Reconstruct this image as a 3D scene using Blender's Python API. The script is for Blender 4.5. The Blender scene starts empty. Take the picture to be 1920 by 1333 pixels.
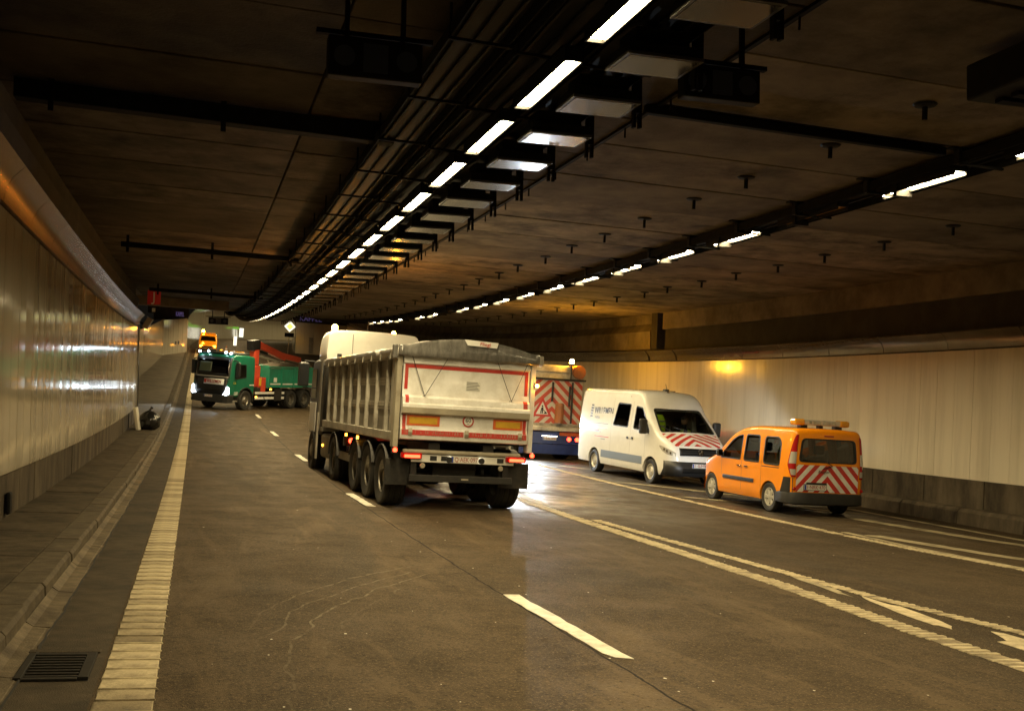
import bpy, bmesh, math, random
from mathutils import Vector, Matrix, noise
RND = random.Random(11)
rad = math.radians
scene = bpy.context.scene
COL = scene.collection

# ------------------------------------------------------------------ camera
YAW, PITCH, ROLL, EYE, FPX = .2876, -.0098, .0371, 1.62, 2000.0
fwd = Vector((math.sin(YAW) * math.cos(PITCH), math.cos(YAW) * math.cos(PITCH), math.sin(PITCH)))
rgt0 = Vector((math.cos(YAW), -math.sin(YAW), 0)); up0 = rgt0.cross(fwd)
rgt = rgt0 * math.cos(ROLL) + up0 * math.sin(ROLL)
upv = -rgt0 * math.sin(ROLL) + up0 * math.cos(ROLL)
cam_data = bpy.data.cameras.new('camera')
cam = bpy.data.objects.new('camera', cam_data); COL.objects.link(cam)
cam.matrix_world = Matrix(((rgt.x, upv.x, -fwd.x, 0), (rgt.y, upv.y, -fwd.y, 0), (rgt.z, upv.z, -fwd.z, EYE), (0, 0, 0, 1)))
cam_data.sensor_fit = 'HORIZONTAL'; cam_data.sensor_width = 36; cam_data.lens = 36 * FPX / 1920
cam_data.clip_start = .1; cam_data.clip_end = 600
scene.camera = cam

# ------------------------------------------------------------------ world, exposure (an enclosed tunnel at night: no sun reaches it)
world = bpy.data.worlds.new('World'); scene.world = world; world.use_nodes = True
bg = world.node_tree.nodes['Background']; bg.inputs[0].default_value = (.5, .42, .3, 1); bg.inputs[1].default_value = .012
vs = scene.view_settings; vs.view_transform = 'Standard'; vs.look = 'None'; vs.gamma = 1; vs.exposure = 0.0
scene.render.engine = 'CYCLES'
cy = scene.cycles
cy.use_denoising = True
try: cy.denoiser = 'OPENIMAGEDENOISE'
except Exception: pass
cy.max_bounces = 6; cy.diffuse_bounces = 3; cy.glossy_bounces = 3; cy.transmission_bounces = 6; cy.transparent_max_bounces = 12
cy.sample_clamp_indirect = 6; cy.caustics_reflective = False; cy.caustics_refractive = False
cy.use_adaptive_sampling = True; cy.adaptive_threshold = .02
LAMP_COL = (1.0, .79, .42); LAMP_E = 175.0
WARM = LAMP_COL

# ------------------------------------------------------------------ tunnel coordinates: u across, s along, z above the road's profile
GRADE, CURV, CF, CC, HC = .076, .0012 / .925, .038, .034, 5.33
UW, UR = -2.15, 15.76                       # left and right wall faces
_tab = {}
def _build():
    ds = .5; x = y = z = th = 0.0; s = 0.0
    _tab[0] = (0, 0, 0, 0)
    i = 0
    while s < 260:
        k = 0 if s < 60 else (2.4e-4 if s < 118 else 1 / 240)
        g = -GRADE + CURV * min(s, 106)
        if s > 118: g *= max(0, 1 - (s - 118) / 32)
        th += k * ds; x += math.sin(th) * ds; y += math.cos(th) * ds; z += g * ds; s += ds; i += 1
        _tab[i] = (x, y, z, th)
    x = y = z = 0; i = 0; s = 0
    while s > -60:
        s -= ds; i -= 1; y -= ds; z += (GRADE - CURV * s * .5) * ds; _tab[i] = (0, y, z, 0)
_build()
def W(u, s, z):
    q = s / .5; i = math.floor(q); t = q - i
    a, b = _tab[i], _tab[i + 1]
    x, y, zz, th = (a[k] + (b[k] - a[k]) * t for k in range(4))
    return Vector((x + u * math.cos(th), y - u * math.sin(th), zz + z))
def Wr(u, s, h=0): return W(u, s, h - CF * u)             # h above the road surface
def Wc(u, s, d=0): return W(u, s, HC - CC * u - d)        # d below the ceiling
def slope(s): return (W(0, s + .5, 0).z - W(0, s - .5, 0).z)
def frame(u, s, yaw=0, h=0):
    """matrix of a thing standing on the road at (u, s); its +Y turned yaw (anticlockwise) from the tunnel's direction"""
    p = Wr(u, s, h)
    n = (Wr(u + 1, s) - Wr(u - 1, s)).cross(Wr(u, s + 1) - Wr(u, s - 1)).normalized()
    t = (Wr(u, s + 1) - Wr(u, s - 1)).normalized()
    f = Matrix.Rotation(yaw, 3, n) @ t; r = f.cross(n)
    return Matrix(((r.x, f.x, n.x, p.x), (r.y, f.y, n.y, p.y), (r.z, f.z, n.z, p.z), (0, 0, 0, 1)))
# ------------------------------------------------------------------ materials
MAT = {}
def mat(name, col, rough=.5, metal=0., var=0., vscale=6., bump=0., bscale=40., spec=.5, emit=None, estr=0., coat=0., dirt=None, dscale=1.2, damount=.5, stretch=(1, 1, 1)):
    if name in MAT: return MAT[name]
    m = bpy.data.materials.new(name); MAT[name] = m; m.use_nodes = True
    nt = m.node_tree; N = nt.nodes; L = nt.links; b = N['Principled BSDF']
    b.inputs['Base Color'].default_value = (*col, 1); b.inputs['Roughness'].default_value = rough; b.inputs['Metallic'].default_value = metal
    b.inputs['Specular IOR Level'].default_value = spec; b.inputs['Coat Weight'].default_value = coat; b.inputs['Coat Roughness'].default_value = .08
    if emit: b.inputs['Emission Color'].default_value = (*emit, 1); b.inputs['Emission Strength'].default_value = estr
    tc = N.new('ShaderNodeTexCoord'); mp = N.new('ShaderNodeMapping'); mp.inputs['Scale'].default_value = stretch
    L.new(tc.outputs['Object'], mp.inputs[0])
    last = None
    if var:
        n = N.new('ShaderNodeTexNoise'); n.inputs['Scale'].default_value = vscale; n.inputs['Detail'].default_value = 6; n.inputs['Roughness'].default_value = .62
        L.new(mp.outputs[0], n.inputs['Vector'])
        r = N.new('ShaderNodeMapRange'); r.inputs[1].default_value = .3; r.inputs[2].default_value = .7; r.inputs[3].default_value = 1 - var; r.inputs[4].default_value = 1 + var
        L.new(n.outputs[0], r.inputs[0])
        mx = N.new('ShaderNodeMix'); mx.data_type = 'RGBA'; mx.blend_type = 'MULTIPLY'; mx.inputs[0].default_value = 1
        mx.inputs[6].default_value = (*col, 1); L.new(r.outputs[0], mx.inputs[7]); last = mx.outputs[2]
    if dirt:
        n = N.new('ShaderNodeTexNoise'); n.inputs['Scale'].default_value = dscale; n.inputs['Detail'].default_value = 8; n.inputs['Roughness'].default_value = .7
        L.new(mp.outputs[0], n.inputs['Vector'])
        r = N.new('ShaderNodeMapRange'); r.inputs[1].default_value = .45; r.inputs[2].default_value = .68; r.inputs[3].default_value = 0; r.inputs[4].default_value = damount
        L.new(n.outputs[0], r.inputs[0])
        mx = N.new('ShaderNodeMix'); mx.data_type = 'RGBA'; L.new(r.outputs[0], mx.inputs[0])
        if last: L.new(last, mx.inputs[6])
        else: mx.inputs[6].default_value = (*col, 1)
        mx.inputs[7].default_value = (*dirt, 1); last = mx.outputs[2]
    if last: L.new(last, b.inputs['Base Color'])
    if bump:
        n = N.new('ShaderNodeTexNoise'); n.inputs['Scale'].default_value = bscale; n.inputs['Detail'].default_value = 4
        L.new(mp.outputs[0], n.inputs['Vector'])
        bp = N.new('ShaderNodeBump'); bp.inputs['Strength'].default_value = bump; bp.inputs['Distance'].default_value = .02
        L.new(n.outputs[0], bp.inputs['Height']); L.new(bp.outputs[0], b.inputs['Normal'])
    return m
def glow(name, col, e):
    return mat(name, col, .3, emit=col, estr=e)
def glass(name, tint=(.25, .3, .28), gl=.12):
    if name in MAT: return MAT[name]
    m = bpy.data.materials.new(name); MAT[name] = m; m.use_nodes = True
    nt = m.node_tree; N = nt.nodes; L = nt.links; N.remove(N['Principled BSDF'])
    t = N.new('ShaderNodeBsdfTransparent'); t.inputs[0].default_value = (*tint, 1)
    g = N.new('ShaderNodeBsdfGlossy'); g.inputs[1].default_value = .02
    f = N.new('ShaderNodeFresnel'); f.inputs[0].default_value = 1.5
    a = N.new('ShaderNodeMath'); a.operation = 'ADD'; a.inputs[1].default_value = gl * .3; L.new(f.outputs[0], a.inputs[0])
    x = N.new('ShaderNodeMixShader'); L.new(a.outputs[0], x.inputs[0]); L.new(t.outputs[0], x.inputs[1]); L.new(g.outputs[0], x.inputs[2])
    L.new(x.outputs[0], N['Material Output'].inputs[0]); return m
def chevron(name, c1, c2, ax, k, period, off=0., x0=0., rough=.45):
    """red and white chevron film: stripes of constant (ax + k*|x - x0|)"""
    if name in MAT: return MAT[name]
    m = mat(name, c1, rough, dirt=(.12, .1, .07), dscale=2.2, damount=.35); nt = m.node_tree; N = nt.nodes; L = nt.links; b = N['Principled BSDF']
    dirtmix = b.inputs['Base Color'].links[0].from_node
    tc = N.new('ShaderNodeTexCoord'); sp = N.new('ShaderNodeSeparateXYZ'); L.new(tc.outputs['Object'], sp.inputs[0])
    def mth(op, a, v):
        n = N.new('ShaderNodeMath'); n.operation = op
        L.new(a, n.inputs[0])
        if isinstance(v, (int, float)): n.inputs[1].default_value = v
        elif v is not None: L.new(v, n.inputs[1])
        return n.outputs[0]
    ab = mth('ABSOLUTE', mth('SUBTRACT', sp.outputs[0], x0), None)
    v = mth('ADD', mth('MULTIPLY', ab, k), sp.outputs[ax])
    fr = mth('FRACT', mth('DIVIDE', mth('ADD', v, off), period), None)
    st = mth('GREATER_THAN', fr, .5)
    mx = N.new('ShaderNodeMix'); mx.data_type = 'RGBA'; L.new(st, mx.inputs[0]); mx.inputs[6].default_value = (*c1, 1); mx.inputs[7].default_value = (*c2, 1)
    L.new(mx.outputs[2], dirtmix.inputs[6]); return m

RED = (.55, .035, .025); WHITE = (.78, .78, .74)
def M(n): return MAT[n]
mat('concrete_ceiling', (.17, .14, .105), .85, var=.3, vscale=1.2, bump=.4, bscale=30, dirt=(.06, .05, .04), dscale=.8, damount=.75)
mat('concrete_dark', (.05, .043, .034), .8, var=.3, vscale=1.5, bump=.3, dirt=(.03, .028, .025), dscale=1.1, damount=.7)
mat('concrete_base', (.105, .085, .06), .8, var=.4, vscale=2.2, bump=.3, dirt=(.025, .021, .017), dscale=1.6, damount=.8, stretch=(1, 1, .35))
mat('concrete_walk', (.088, .07, .047), .85, var=.35, vscale=5, bump=.6, bscale=60, dirt=(.028, .023, .017), dscale=1.3, damount=.75)
mat('kerb', (.105, .085, .058), .8, var=.3, vscale=7, bump=.35, bscale=60, dirt=(.05, .042, .032), dscale=2.5, damount=.7)
mat('gutter', (.15, .12, .08), .75, var=.35, vscale=7, bump=.5, bscale=70, dirt=(.045, .036, .026), dscale=1.7, damount=.8)
mat('wet_stain', (.026, .020, .013), .42, var=.35, vscale=9, bump=.3, bscale=100)
mat('bay_concrete', (.17, .14, .1), .8, var=.25, vscale=2, dirt=(.07, .055, .04), dscale=.7, damount=.7)
mat('gutter_tar', (.066, .052, .034), .7, var=.3, vscale=6, bump=.5, bscale=120, dirt=(.03, .025, .019), dscale=1.1, damount=.9)
mat('marking', (.54, .46, .30), .55, var=.2, vscale=14, bump=.25, bscale=90, dirt=(.16, .13, .085), dscale=4.5, damount=.8)
mat('marking_lane', (.66, .63, .53), .55, var=.14, vscale=10, bump=.25, bscale=80, dirt=(.22, .19, .14), dscale=3.5, damount=.6)
mat('marking_worn', (.40, .335, .215), .6, var=.3, vscale=12, bump=.3, bscale=90, dirt=(.10, .08, .055), dscale=5.5, damount=.9)
mat('marking_black', (.27, .22, .14), .6, var=.35, vscale=9, bump=.3, bscale=90, dirt=(.06, .05, .035), dscale=4, damount=.9)
mat('reflection_paint', (.10, .125, .085), .5)  # colour of the reflection painted on the crane truck's windscreen
mat('marking_old', (.36, .31, .2), .6, var=.3, vscale=12, bump=.3, bscale=90, dirt=(.09, .075, .055), dscale=3.0, damount=.95)
mat('black_metal', (.012, .0115, .011), .6, var=.3)
mat('tray_metal', (.008, .0076, .007), .8, var=.4, vscale=9)
mat('flood_rim', (.07, .066, .058), .5, .3); mat('galvanised', (.3, .29, .26), .45, .6, var=.2)
mat('black_plastic', (.022, .022, .022), .42, var=.2, bump=.1, bscale=200)
mat('rubber', (.018, .017, .015), .75, var=.35, vscale=12, dirt=(.05, .042, .03), dscale=3, damount=.5)
mat('tread_rubber', (.016, .015, .014), .85, var=.3, vscale=20)
mat('chassis', (.02, .019, .018), .6, var=.4, vscale=5, dirt=(.05, .042, .032), dscale=3, damount=.5)
mat('rim_steel', (.3, .28, .24), .4, .7, var=.3, dirt=(.07, .06, .05), dscale=5, damount=.7)
mat('rim_alloy', (.62, .6, .54), .35, .5, var=.15)
mat('seat', (.03, .03, .034), .8)
mat('hivis', (.55, .85, .03), .7, emit=(.55, .85, .03), estr=.0)
mat('skin', (.45, .28, .2), .55); mat('dark_cloth', (.02, .022, .03), .85)
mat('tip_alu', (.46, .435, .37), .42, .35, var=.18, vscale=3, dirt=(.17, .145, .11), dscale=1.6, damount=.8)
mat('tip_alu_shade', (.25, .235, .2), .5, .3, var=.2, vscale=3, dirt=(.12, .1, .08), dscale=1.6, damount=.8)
mat('tail_white', (.84, .84, .82), .36, var=.07, vscale=4, dirt=(.4, .36, .27), dscale=1.8, damount=.5, coat=.3)
mat('tail_dirty', (.42, .38, .29), .5, var=.25, vscale=6, dirt=(.15, .125, .09), dscale=3, damount=.8)
mat('cab_white', (.82, .81, .76), .3, coat=.4, var=.04)
mat('cab_grey', (.04, .037, .033), .4, .2, var=.2)
mat('red_tape', RED, .5, var=.15, dirt=(.2, .1, .07), dscale=6, damount=.5)
mat('retro_yellow', (.72, .42, .03), .45, var=.15); mat('retro_red', (.75, .16, .04), .45, var=.1)
mat('white_sign', (.75, .75, .7), .4); mat('black_print', (.015, .015, .015), .5); mat('grey_print', (.2, .2, .2), .5)
mat('plate_white', (.72, .71, .66), .4); mat('plate_red', (.35, .03, .03), .5); mat('plate_blue', (.03, .06, .35), .4)
mat('tarp', (.52, .5, .46), .3, var=.2, vscale=4, bump=.55, bscale=5, coat=.3, stretch=(1, 2.2, 1))
mat('tarp_dark', (.14, .135, .125), .22, var=.4, vscale=5, bump=.6, bscale=6, coat=.5, stretch=(2.2, 1, .8))
mat('grate_iron', (.014, .012, .009), .7, spec=.2, var=.4, vscale=20); mat('retro_dim', (.5, .45, .05), .5); mat('mirror_dark', (.02, .022, .024), .06); mat('green_paint', (.012, .15, .085), .3, coat=.5, var=.08); mat('green_body', (.02, .24, .15), .38, coat=.2, var=.12, dirt=(.05, .1, .07), dscale=2, damount=.4)
mat('red_paint', (.62, .075, .035), .35, coat=.3, var=.12)
mat('van_white', (.82, .815, .79), .22, coat=.6, var=.02, dirt=(.5, .47, .4), dscale=.9, damount=.25)
mat('van_blue', (.18, .22, .28), .35, coat=.3)
mat('orange_paint', (.92, .30, .006), .25, coat=.6, var=.03, dirt=(.5, .17, .02), dscale=1.5, damount=.25)
mat('sweeper_white', (.5, .46, .36), .5, var=.2, dirt=(.12, .09, .06), dscale=1.8, damount=.8)
mat('sweeper_orange', (.38, .13, .04), .45, var=.15, dirt=(.12, .07, .04), dscale=3, damount=.7)
mat('sweeper_blue', (.015, .03, .14), .35, var=.2, coat=.3)
mat('panel_matt', (.84, .775, .63), .2, var=.05, vscale=1.3, bump=.3, bscale=1.2, stretch=(1, 1.3, .09), dirt=(.44, .39, .29), dscale=1.6, damount=.4, coat=.15)
for i_, c_ in enumerate(((.57, .515, .39), (.66, .60, .465))): mat('panel_gloss_%d' % i_, c_, .10 + .05 * i_, var=.08, vscale=1.3, bump=.16, bscale=1.6, stretch=(1, 1.6, .09), dirt=(.34, .29, .2), dscale=2.2, damount=.55, coat=.3)
mat('panel_gloss', (.62, .56, .43), .10, var=.05, vscale=1.3, bump=.16, bscale=1.6, stretch=(1, 1.6, .09), dirt=(.40, .36, .27), dscale=1.6, damount=.4, coat=.3)
mat('cornice_bronze', (.24, .125, .042), .24, .85, var=.2, vscale=2, bump=.2, bscale=1.7, dirt=(.10, .06, .03), dscale=2.0, damount=.6)
mat('cornice_steel', (.26, .225, .17), .22, .65, var=.12, vscale=2, bump=.15, bscale=1.4, dirt=(.18, .16, .12), dscale=1.4, damount=.5)
mat('sensor_grey', (.35, .33, .3), .5)
mat('trash_bag', (.012, .012, .012), .18, bump=.8, bscale=9)
mat('foam_white', (.7, .66, .55), .6)
mat('sign_red', (.5, .02, .02), .4, emit=(.6, .02, .015), estr=.03)
mat('lamp_glass', (.05, .048, .043), .25, coat=.1, spec=.4)
mat('chrome', (.7, .7, .68), .12, 1.0)
mat('amber_off', (.7, .33, .03), .2, coat=.5); mat('red_lens', (.4, .012, .012), .15, coat=.6); mat('clear_lens', (.6, .58, .52), .12, .3, coat=.6)
for n_ in MAT:
    if n_.startswith(('tray', 'black_metal', 'concrete', 'kerb', 'gutter', 'marking')): MAT[n_].node_tree.nodes['Principled BSDF'].inputs['Specular IOR Level'].default_value = .12
glow('lamp_diffuser', LAMP_COL, LAMP_E)
glow('lamp_tube', LAMP_COL, 280)
glow('beacon_bright', (1, .34, .02), 800); glow('beacon_amber', (1, .36, .02), 300); glow('beacon_rear', (1, .45, .02), 1000); glow('amber_lamp', (1, .4, .03), 14); glow('tail_red', (1, .035, .012), 14); glow('tail_red_dim', (1, .03, .01), 2.2)
glow('head_white', (.8, .92, 1), 10); glow('work_white', (.75, .9, 1), 30); glow('plate_lamp', (1, .9, .65), 8)
glow('violet_text', (.3, .24, .7), .1); glow('sign_yellow', (.95, .85, .1), 2.2); glow('sign_white_lit', (1, .98, .8), 1.3); glow('sign_green', (.3, .9, .1), .25); glow('signal_grey', (.03, .033, .036), .01)
glass('glass_clear', (.72, .78, .76)); glass('glass_tint', (.16, .17, .16)); glass('glass_dark', (.05, .055, .055))
# ------------------------------------------------------------------ mesh helpers
class MB:
    def __init__(s): s.v = []; s.f = []
    def add(s, vs, fs):
        o = len(s.v); s.v += [tuple(p) for p in vs]; s.f += [tuple(i + o for i in f) for f in fs]; return s
    def box(s, x0, x1, y0, y1, z0, z1):
        return s.add([(x0, y0, z0), (x1, y0, z0), (x1, y1, z0), (x0, y1, z0), (x0, y0, z1), (x1, y0, z1), (x1, y1, z1), (x0, y1, z1)],
                     [(3, 2, 1, 0), (4, 5, 6, 7), (0, 1, 5, 4), (1, 2, 6, 5), (2, 3, 7, 6), (3, 0, 4, 7)])
    def hexa(s, p):     # eight points, bottom four then top four
        return s.add(p, [(3, 2, 1, 0), (4, 5, 6, 7), (0, 1, 5, 4), (1, 2, 6, 5), (2, 3, 7, 6), (3, 0, 4, 7)])
    def prism(s, poly, a0, a1, axis='x'):
        """poly in the other two axes (in order xyz without axis)"""
        def P(a, b, c): return {'x': (c, a, b), 'y': (a, c, b), 'z': (a, b, c)}[axis]
        n = len(poly); vs = [P(a, b, a0) for a, b in poly] + [P(a, b, a1) for a, b in poly]
        return s.add(vs, [tuple(range(n - 1, -1, -1)), tuple(range(n, 2 * n))] + [(i, (i + 1) % n, n + (i + 1) % n, n + i) for i in range(n)])
    def tube(s, pts, r, n=8, caps=True):
        pts = [Vector(p) for p in pts]; rs = r if isinstance(r, (list, tuple)) else [r] * len(pts)
        rings = []; ref = None
        for i, p in enumerate(pts):
            t = (pts[min(i + 1, len(pts) - 1)] - pts[max(i - 1, 0)]).normalized()
            if ref is None or abs(t.dot(ref)) > .95: ref = Vector((0, 0, 1)) if abs(t.z) < .9 else Vector((1, 0, 0))
            a = t.cross(ref).normalized(); b = t.cross(a)
            rings.append([p + (a * math.cos(2 * math.pi * k / n) + b * math.sin(2 * math.pi * k / n)) * rs[i] for k in range(n)])
        vs = [q for rg in rings for q in rg]; fs = []
        for i in range(len(pts) - 1):
            for k in range(n): fs.append((i * n + k, i * n + (k + 1) % n, (i + 1) * n + (k + 1) % n, (i + 1) * n + k))
        if caps: fs += [tuple(range(n - 1, -1, -1)), tuple((len(pts) - 1) * n + k for k in range(n))]
        return s.add(vs, fs)
    def lathe(s, prof, c, axis='x', n=28):
        """prof: (along, radius) pairs, closed at the ends if radius 0"""
        vs = []; fs = []
        for a, r in prof:
            for k in range(n):
                q = 2 * math.pi * k / n; x, y = math.cos(q) * r, math.sin(q) * r
                d = {'x': (a, x, y), 'y': (x, a, y), 'z': (x, y, a)}[axis]; vs.append((c[0] + d[0], c[1] + d[1], c[2] + d[2]))
        for i in range(len(prof) - 1):
            for k in range(n): fs.append((i * n + k, i * n + (k + 1) % n, (i + 1) * n + (k + 1) % n, (i + 1) * n + k))
        return s.add(vs, fs)
    def grid(s, rows, close=False):
        n = len(rows[0]); vs = [p for r in rows for p in r]; fs = []
        for i in range(len(rows) - 1):
            for k in range(n if close else n - 1): fs.append((i * n + k, i * n + (k + 1) % n, (i + 1) * n + (k + 1) % n, (i + 1) * n + k))
        return s.add(vs, fs)
    def mesh(s, name, smooth=None):
        me = bpy.data.meshes.new(name); me.from_pydata(s.v, [], s.f); me.validate()
        bm = bmesh.new(); bm.from_mesh(me); bmesh.ops.recalc_face_normals(bm, faces=bm.faces); bm.to_mesh(me); bm.free()
        if smooth:
            me.polygons.foreach_set('use_smooth', [True] * len(me.polygons)); me.set_sharp_from_angle(angle=rad(smooth))
        return me
    def build(s, name, m, parent=None, smooth=None, bevel=0, label=None):
        return link(name, s.mesh(name, smooth), m, parent, bevel, label)
def link(name, me, m, parent=None, bevel=0, label=None):
    o = bpy.data.objects.new(name, me); COL.objects.link(o)
    if m is not None:
        mm = M(m) if isinstance(m, str) else m
        if not me.materials: me.materials.append(mm)
    if parent: o.parent = parent
    if bevel:
        b = o.modifiers.new('bevel', 'BEVEL'); b.width = bevel; b.segments = 2; b.limit_method = 'ANGLE'; b.angle_limit = rad(40)
    if label: o['label'] = label
    return o
def tag(o, label, cat, group=None):
    o['label'] = label; o['category'] = cat
    if group: o['group'] = group
    return o
def struct(o): o['kind'] = 'structure'; return o
def empty(name, mw=None, parent=None):
    o = bpy.data.objects.new(name, None); COL.objects.link(o); o.empty_display_size = .2
    if mw is not None: o.matrix_world = mw
    if parent: o.parent = parent
    return o
def wbox(u0, u1, s0, s1, z0, z1, mapf=Wr, ns=1):
    """box in tunnel coordinates"""
    b = MB(); rows = []
    for i in range(ns + 1):
        s = s0 + (s1 - s0) * i / ns
        rows.append([mapf(u0, s, z0), mapf(u1, s, z0), mapf(u1, s, z1), mapf(u0, s, z1)])
    b.grid(rows, close=True); n = len(b.v); b.f += [(0, 1, 2, 3), (n - 1, n - 2, n - 3, n - 4)]
    return b
def sweep(prof, s0, s1, step=1.0, mapf=Wr, close=False):
    n = max(1, round((s1 - s0) / step)); b = MB()
    b.grid([[mapf(u, s0 + (s1 - s0) * i / n, z) for u, z in prof] for i in range(n + 1)], close=close)
    if close: k = len(prof); m = len(b.v); b.f += [tuple(range(k)), tuple(range(m - 1, m - k - 1, -1))]
    return b
def textmesh(body, size, extrude=.001, align='CENTER', shear=0, space=1.0):
    cu = bpy.data.curves.new('lettering', 'FONT'); cu.body = body; cu.size = size; cu.extrude = extrude; cu.align_x = align; cu.align_y = 'CENTER'; cu.shear = shear; cu.space_character = space
    cu.resolution_u = 3; cu.offset = size * .008 if size > .2 else 0
    o = bpy.data.objects.new('lettering_source', cu); COL.objects.link(o); dg = bpy.context.evaluated_depsgraph_get()
    me = bpy.data.meshes.new_from_object(o.evaluated_get(dg)); bpy.data.objects.remove(o); bpy.data.curves.remove(cu); me.name = 'lettering'; return me
def text(body, size, m, parent, pos, right, up, extrude=.001, align='CENTER', shear=0, space=1.0, xs=1.0, name='lettering', fit=0):
    me = textmesh(body, size, extrude, align, shear, space); r = Vector(right).normalized(); u = Vector(up).normalized(); n = r.cross(u)
    if fit:
        xx = [v.co.x for v in me.vertices]; xs = fit / max(1e-6, max(xx) - min(xx)); c0 = (max(xx) + min(xx)) / 2
        for v in me.vertices: v.co.x -= c0
    mtx = Matrix(((r.x * xs, u.x, n.x, pos[0]), (r.y * xs, u.y, n.y, pos[1]), (r.z * xs, u.z, n.z, pos[2]), (0, 0, 0, 1)))
    me.transform(mtx); me.materials.clear(); return link(name, me, m, parent)
def boolean(me, cutters, name):
    """subtract cutter meshes from a mesh and return the result as a new mesh"""
    a = bpy.data.objects.new('work', me); COL.objects.link(a); tmp = [a]
    for c in cutters:
        o = bpy.data.objects.new('work', c); COL.objects.link(o); tmp.append(o)
        b = a.modifiers.new('cut', 'BOOLEAN'); b.operation = 'DIFFERENCE'; b.object = o; b.solver = 'EXACT'
    dg = bpy.context.evaluated_depsgraph_get(); out = bpy.data.meshes.new_from_object(a.evaluated_get(dg)); out.name = name
    for o in tmp: bpy.data.objects.remove(o)
    out.materials.clear(); out.polygons.foreach_set('use_smooth', [True] * len(out.polygons)); out.set_sharp_from_angle(angle=rad(28)); return out
def lerp_tab(tab):
    def f(x):
        if x <= tab[0][0]: return tab[0][1]
        for (a, b), (c, d) in zip(tab, tab[1:]):
            if x <= c: return b + (d - b) * (x - a) / (c - a)
        return tab[-1][1]
    return f
def smooth_tab(tab):
    """monotone-ish cubic through the points"""
    n = len(tab); m = []
    for i in range(n):
        if i in (0, n - 1): j = min(max(i, 1), n - 1); m.append((tab[j][1] - tab[j - 1][1]) / (tab[j][0] - tab[j - 1][0]))
        else:
            a = (tab[i][1] - tab[i - 1][1]) / (tab[i][0] - tab[i - 1][0]); b = (tab[i + 1][1] - tab[i][1]) / (tab[i + 1][0] - tab[i][0])
            m.append(0 if a * b <= 0 else 2 * a * b / (a + b))
    def f(x):
        if x <= tab[0][0]: return tab[0][1]
        for i in range(n - 1):
            x0, y0 = tab[i]; x1, y1 = tab[i + 1]
            if x <= x1:
                h = x1 - x0; t = (x - x0) / h
                return (2*t**3 - 3*t*t + 1) * y0 + (t**3 - 2*t*t + t) * h * m[i] + (-2*t**3 + 3*t*t) * y1 + (t**3 - t*t) * h * m[i + 1]
        return tab[-1][1]
    return f
class Hull:
    """a vehicle body: top profile zt(y), half width w(y), tumblehome above the belt line"""
    def __init__(s, zt, w, zb, belt, roof, tb, rc=.12, crown=.03):
        s.zt, s.w, s.zb, s.belt, s.roof, s.tb, s.rc, s.crown = zt, w, zb, belt, roof, tb, rc, crown
    def X(s, y, z):
        t = min(1, max(0, (z - s.belt) / (s.roof - s.belt))); x = s.w(y) * (1 - s.tb * t ** 1.4)
        if z < s.zb + .14: x -= .035 * ((s.zb + .14 - z) / .14) ** 2
        return x
    def Z(s, x, y):
        zt = s.zt(y); return zt + s.crown * (1 - (x / s.w(y)) ** 2)
    def half(s, y, ins=0., zb=None):
        zt = s.zt(y) - ins; zb = s.zb if zb is None else zb; rc = min(s.rc, (zt - zb) * .3); pts = [(0, zb)]
        za = zt - rc
        for i in range(11):
            z = zb + (za - zb) * (i / 10) ** (1.2 if i < 3 else 1.0); pts.append((max(.02, s.X(y, z) - ins), z))
        xa = pts[-1][0]
        for i in range(1, 6):
            a = i / 5 * math.pi / 2; pts.append((xa - rc * (1 - math.cos(a)) * 1.0, za + rc * math.sin(a)))
        xr = pts[-1][0]
        for f in (.66, .33, 0): pts.append((xr * f, zt + s.crown * (1 - f * f)))
        return pts
    def mesh(s, ys, name, ins=0., zb=None):
        rows = []
        for y in ys:
            h = s.half(y, ins, zb); rows.append([(x, y, z) for x, z in h] + [(-x, y, z) for x, z in h[-2:0:-1]])
        b = MB().grid(rows, close=True); n = len(rows[0]); m = len(b.v)
        b.f += [tuple(range(n)), tuple(range(m - 1, m - n - 1, -1))]; return b.mesh(name)
def cyl_mesh(c, r, x0, x1, n=32):
    return MB().prism([(c[0] + r * math.cos(2 * math.pi * k / n), c[1] + r * math.sin(2 * math.pi * k / n)) for k in range(n)], x0, x1, 'x').mesh('cutter')
def roundpoly(pts, r=.05, n=4):
    out = []; N = len(pts)
    for i in range(N):
        p = Vector((*pts[i], 0)); a = Vector((*pts[i - 1], 0)); b = Vector((*pts[(i + 1) % N], 0))
        da, db = (a - p), (b - p); ra = min(r, da.length * .45, db.length * .45); p0 = p + da.normalized() * ra; p1 = p + db.normalized() * ra
        for k in range(n + 1):
            t = k / n; q = p0 * (1 - t) ** 2 + p * 2 * t * (1 - t) + p1 * t * t; out.append((q.x, q.y))
    return out
def grow(poly, d):
    cx = sum(p[0] for p in poly) / len(poly); cyy = sum(p[1] for p in poly) / len(poly); out = []
    for x, y in poly:
        v = Vector((x - cx, y - cyy)); l = v.length; v = v * ((l + d) / l); out.append((cx + v.x, cyy + v.y))
    return out
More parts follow.
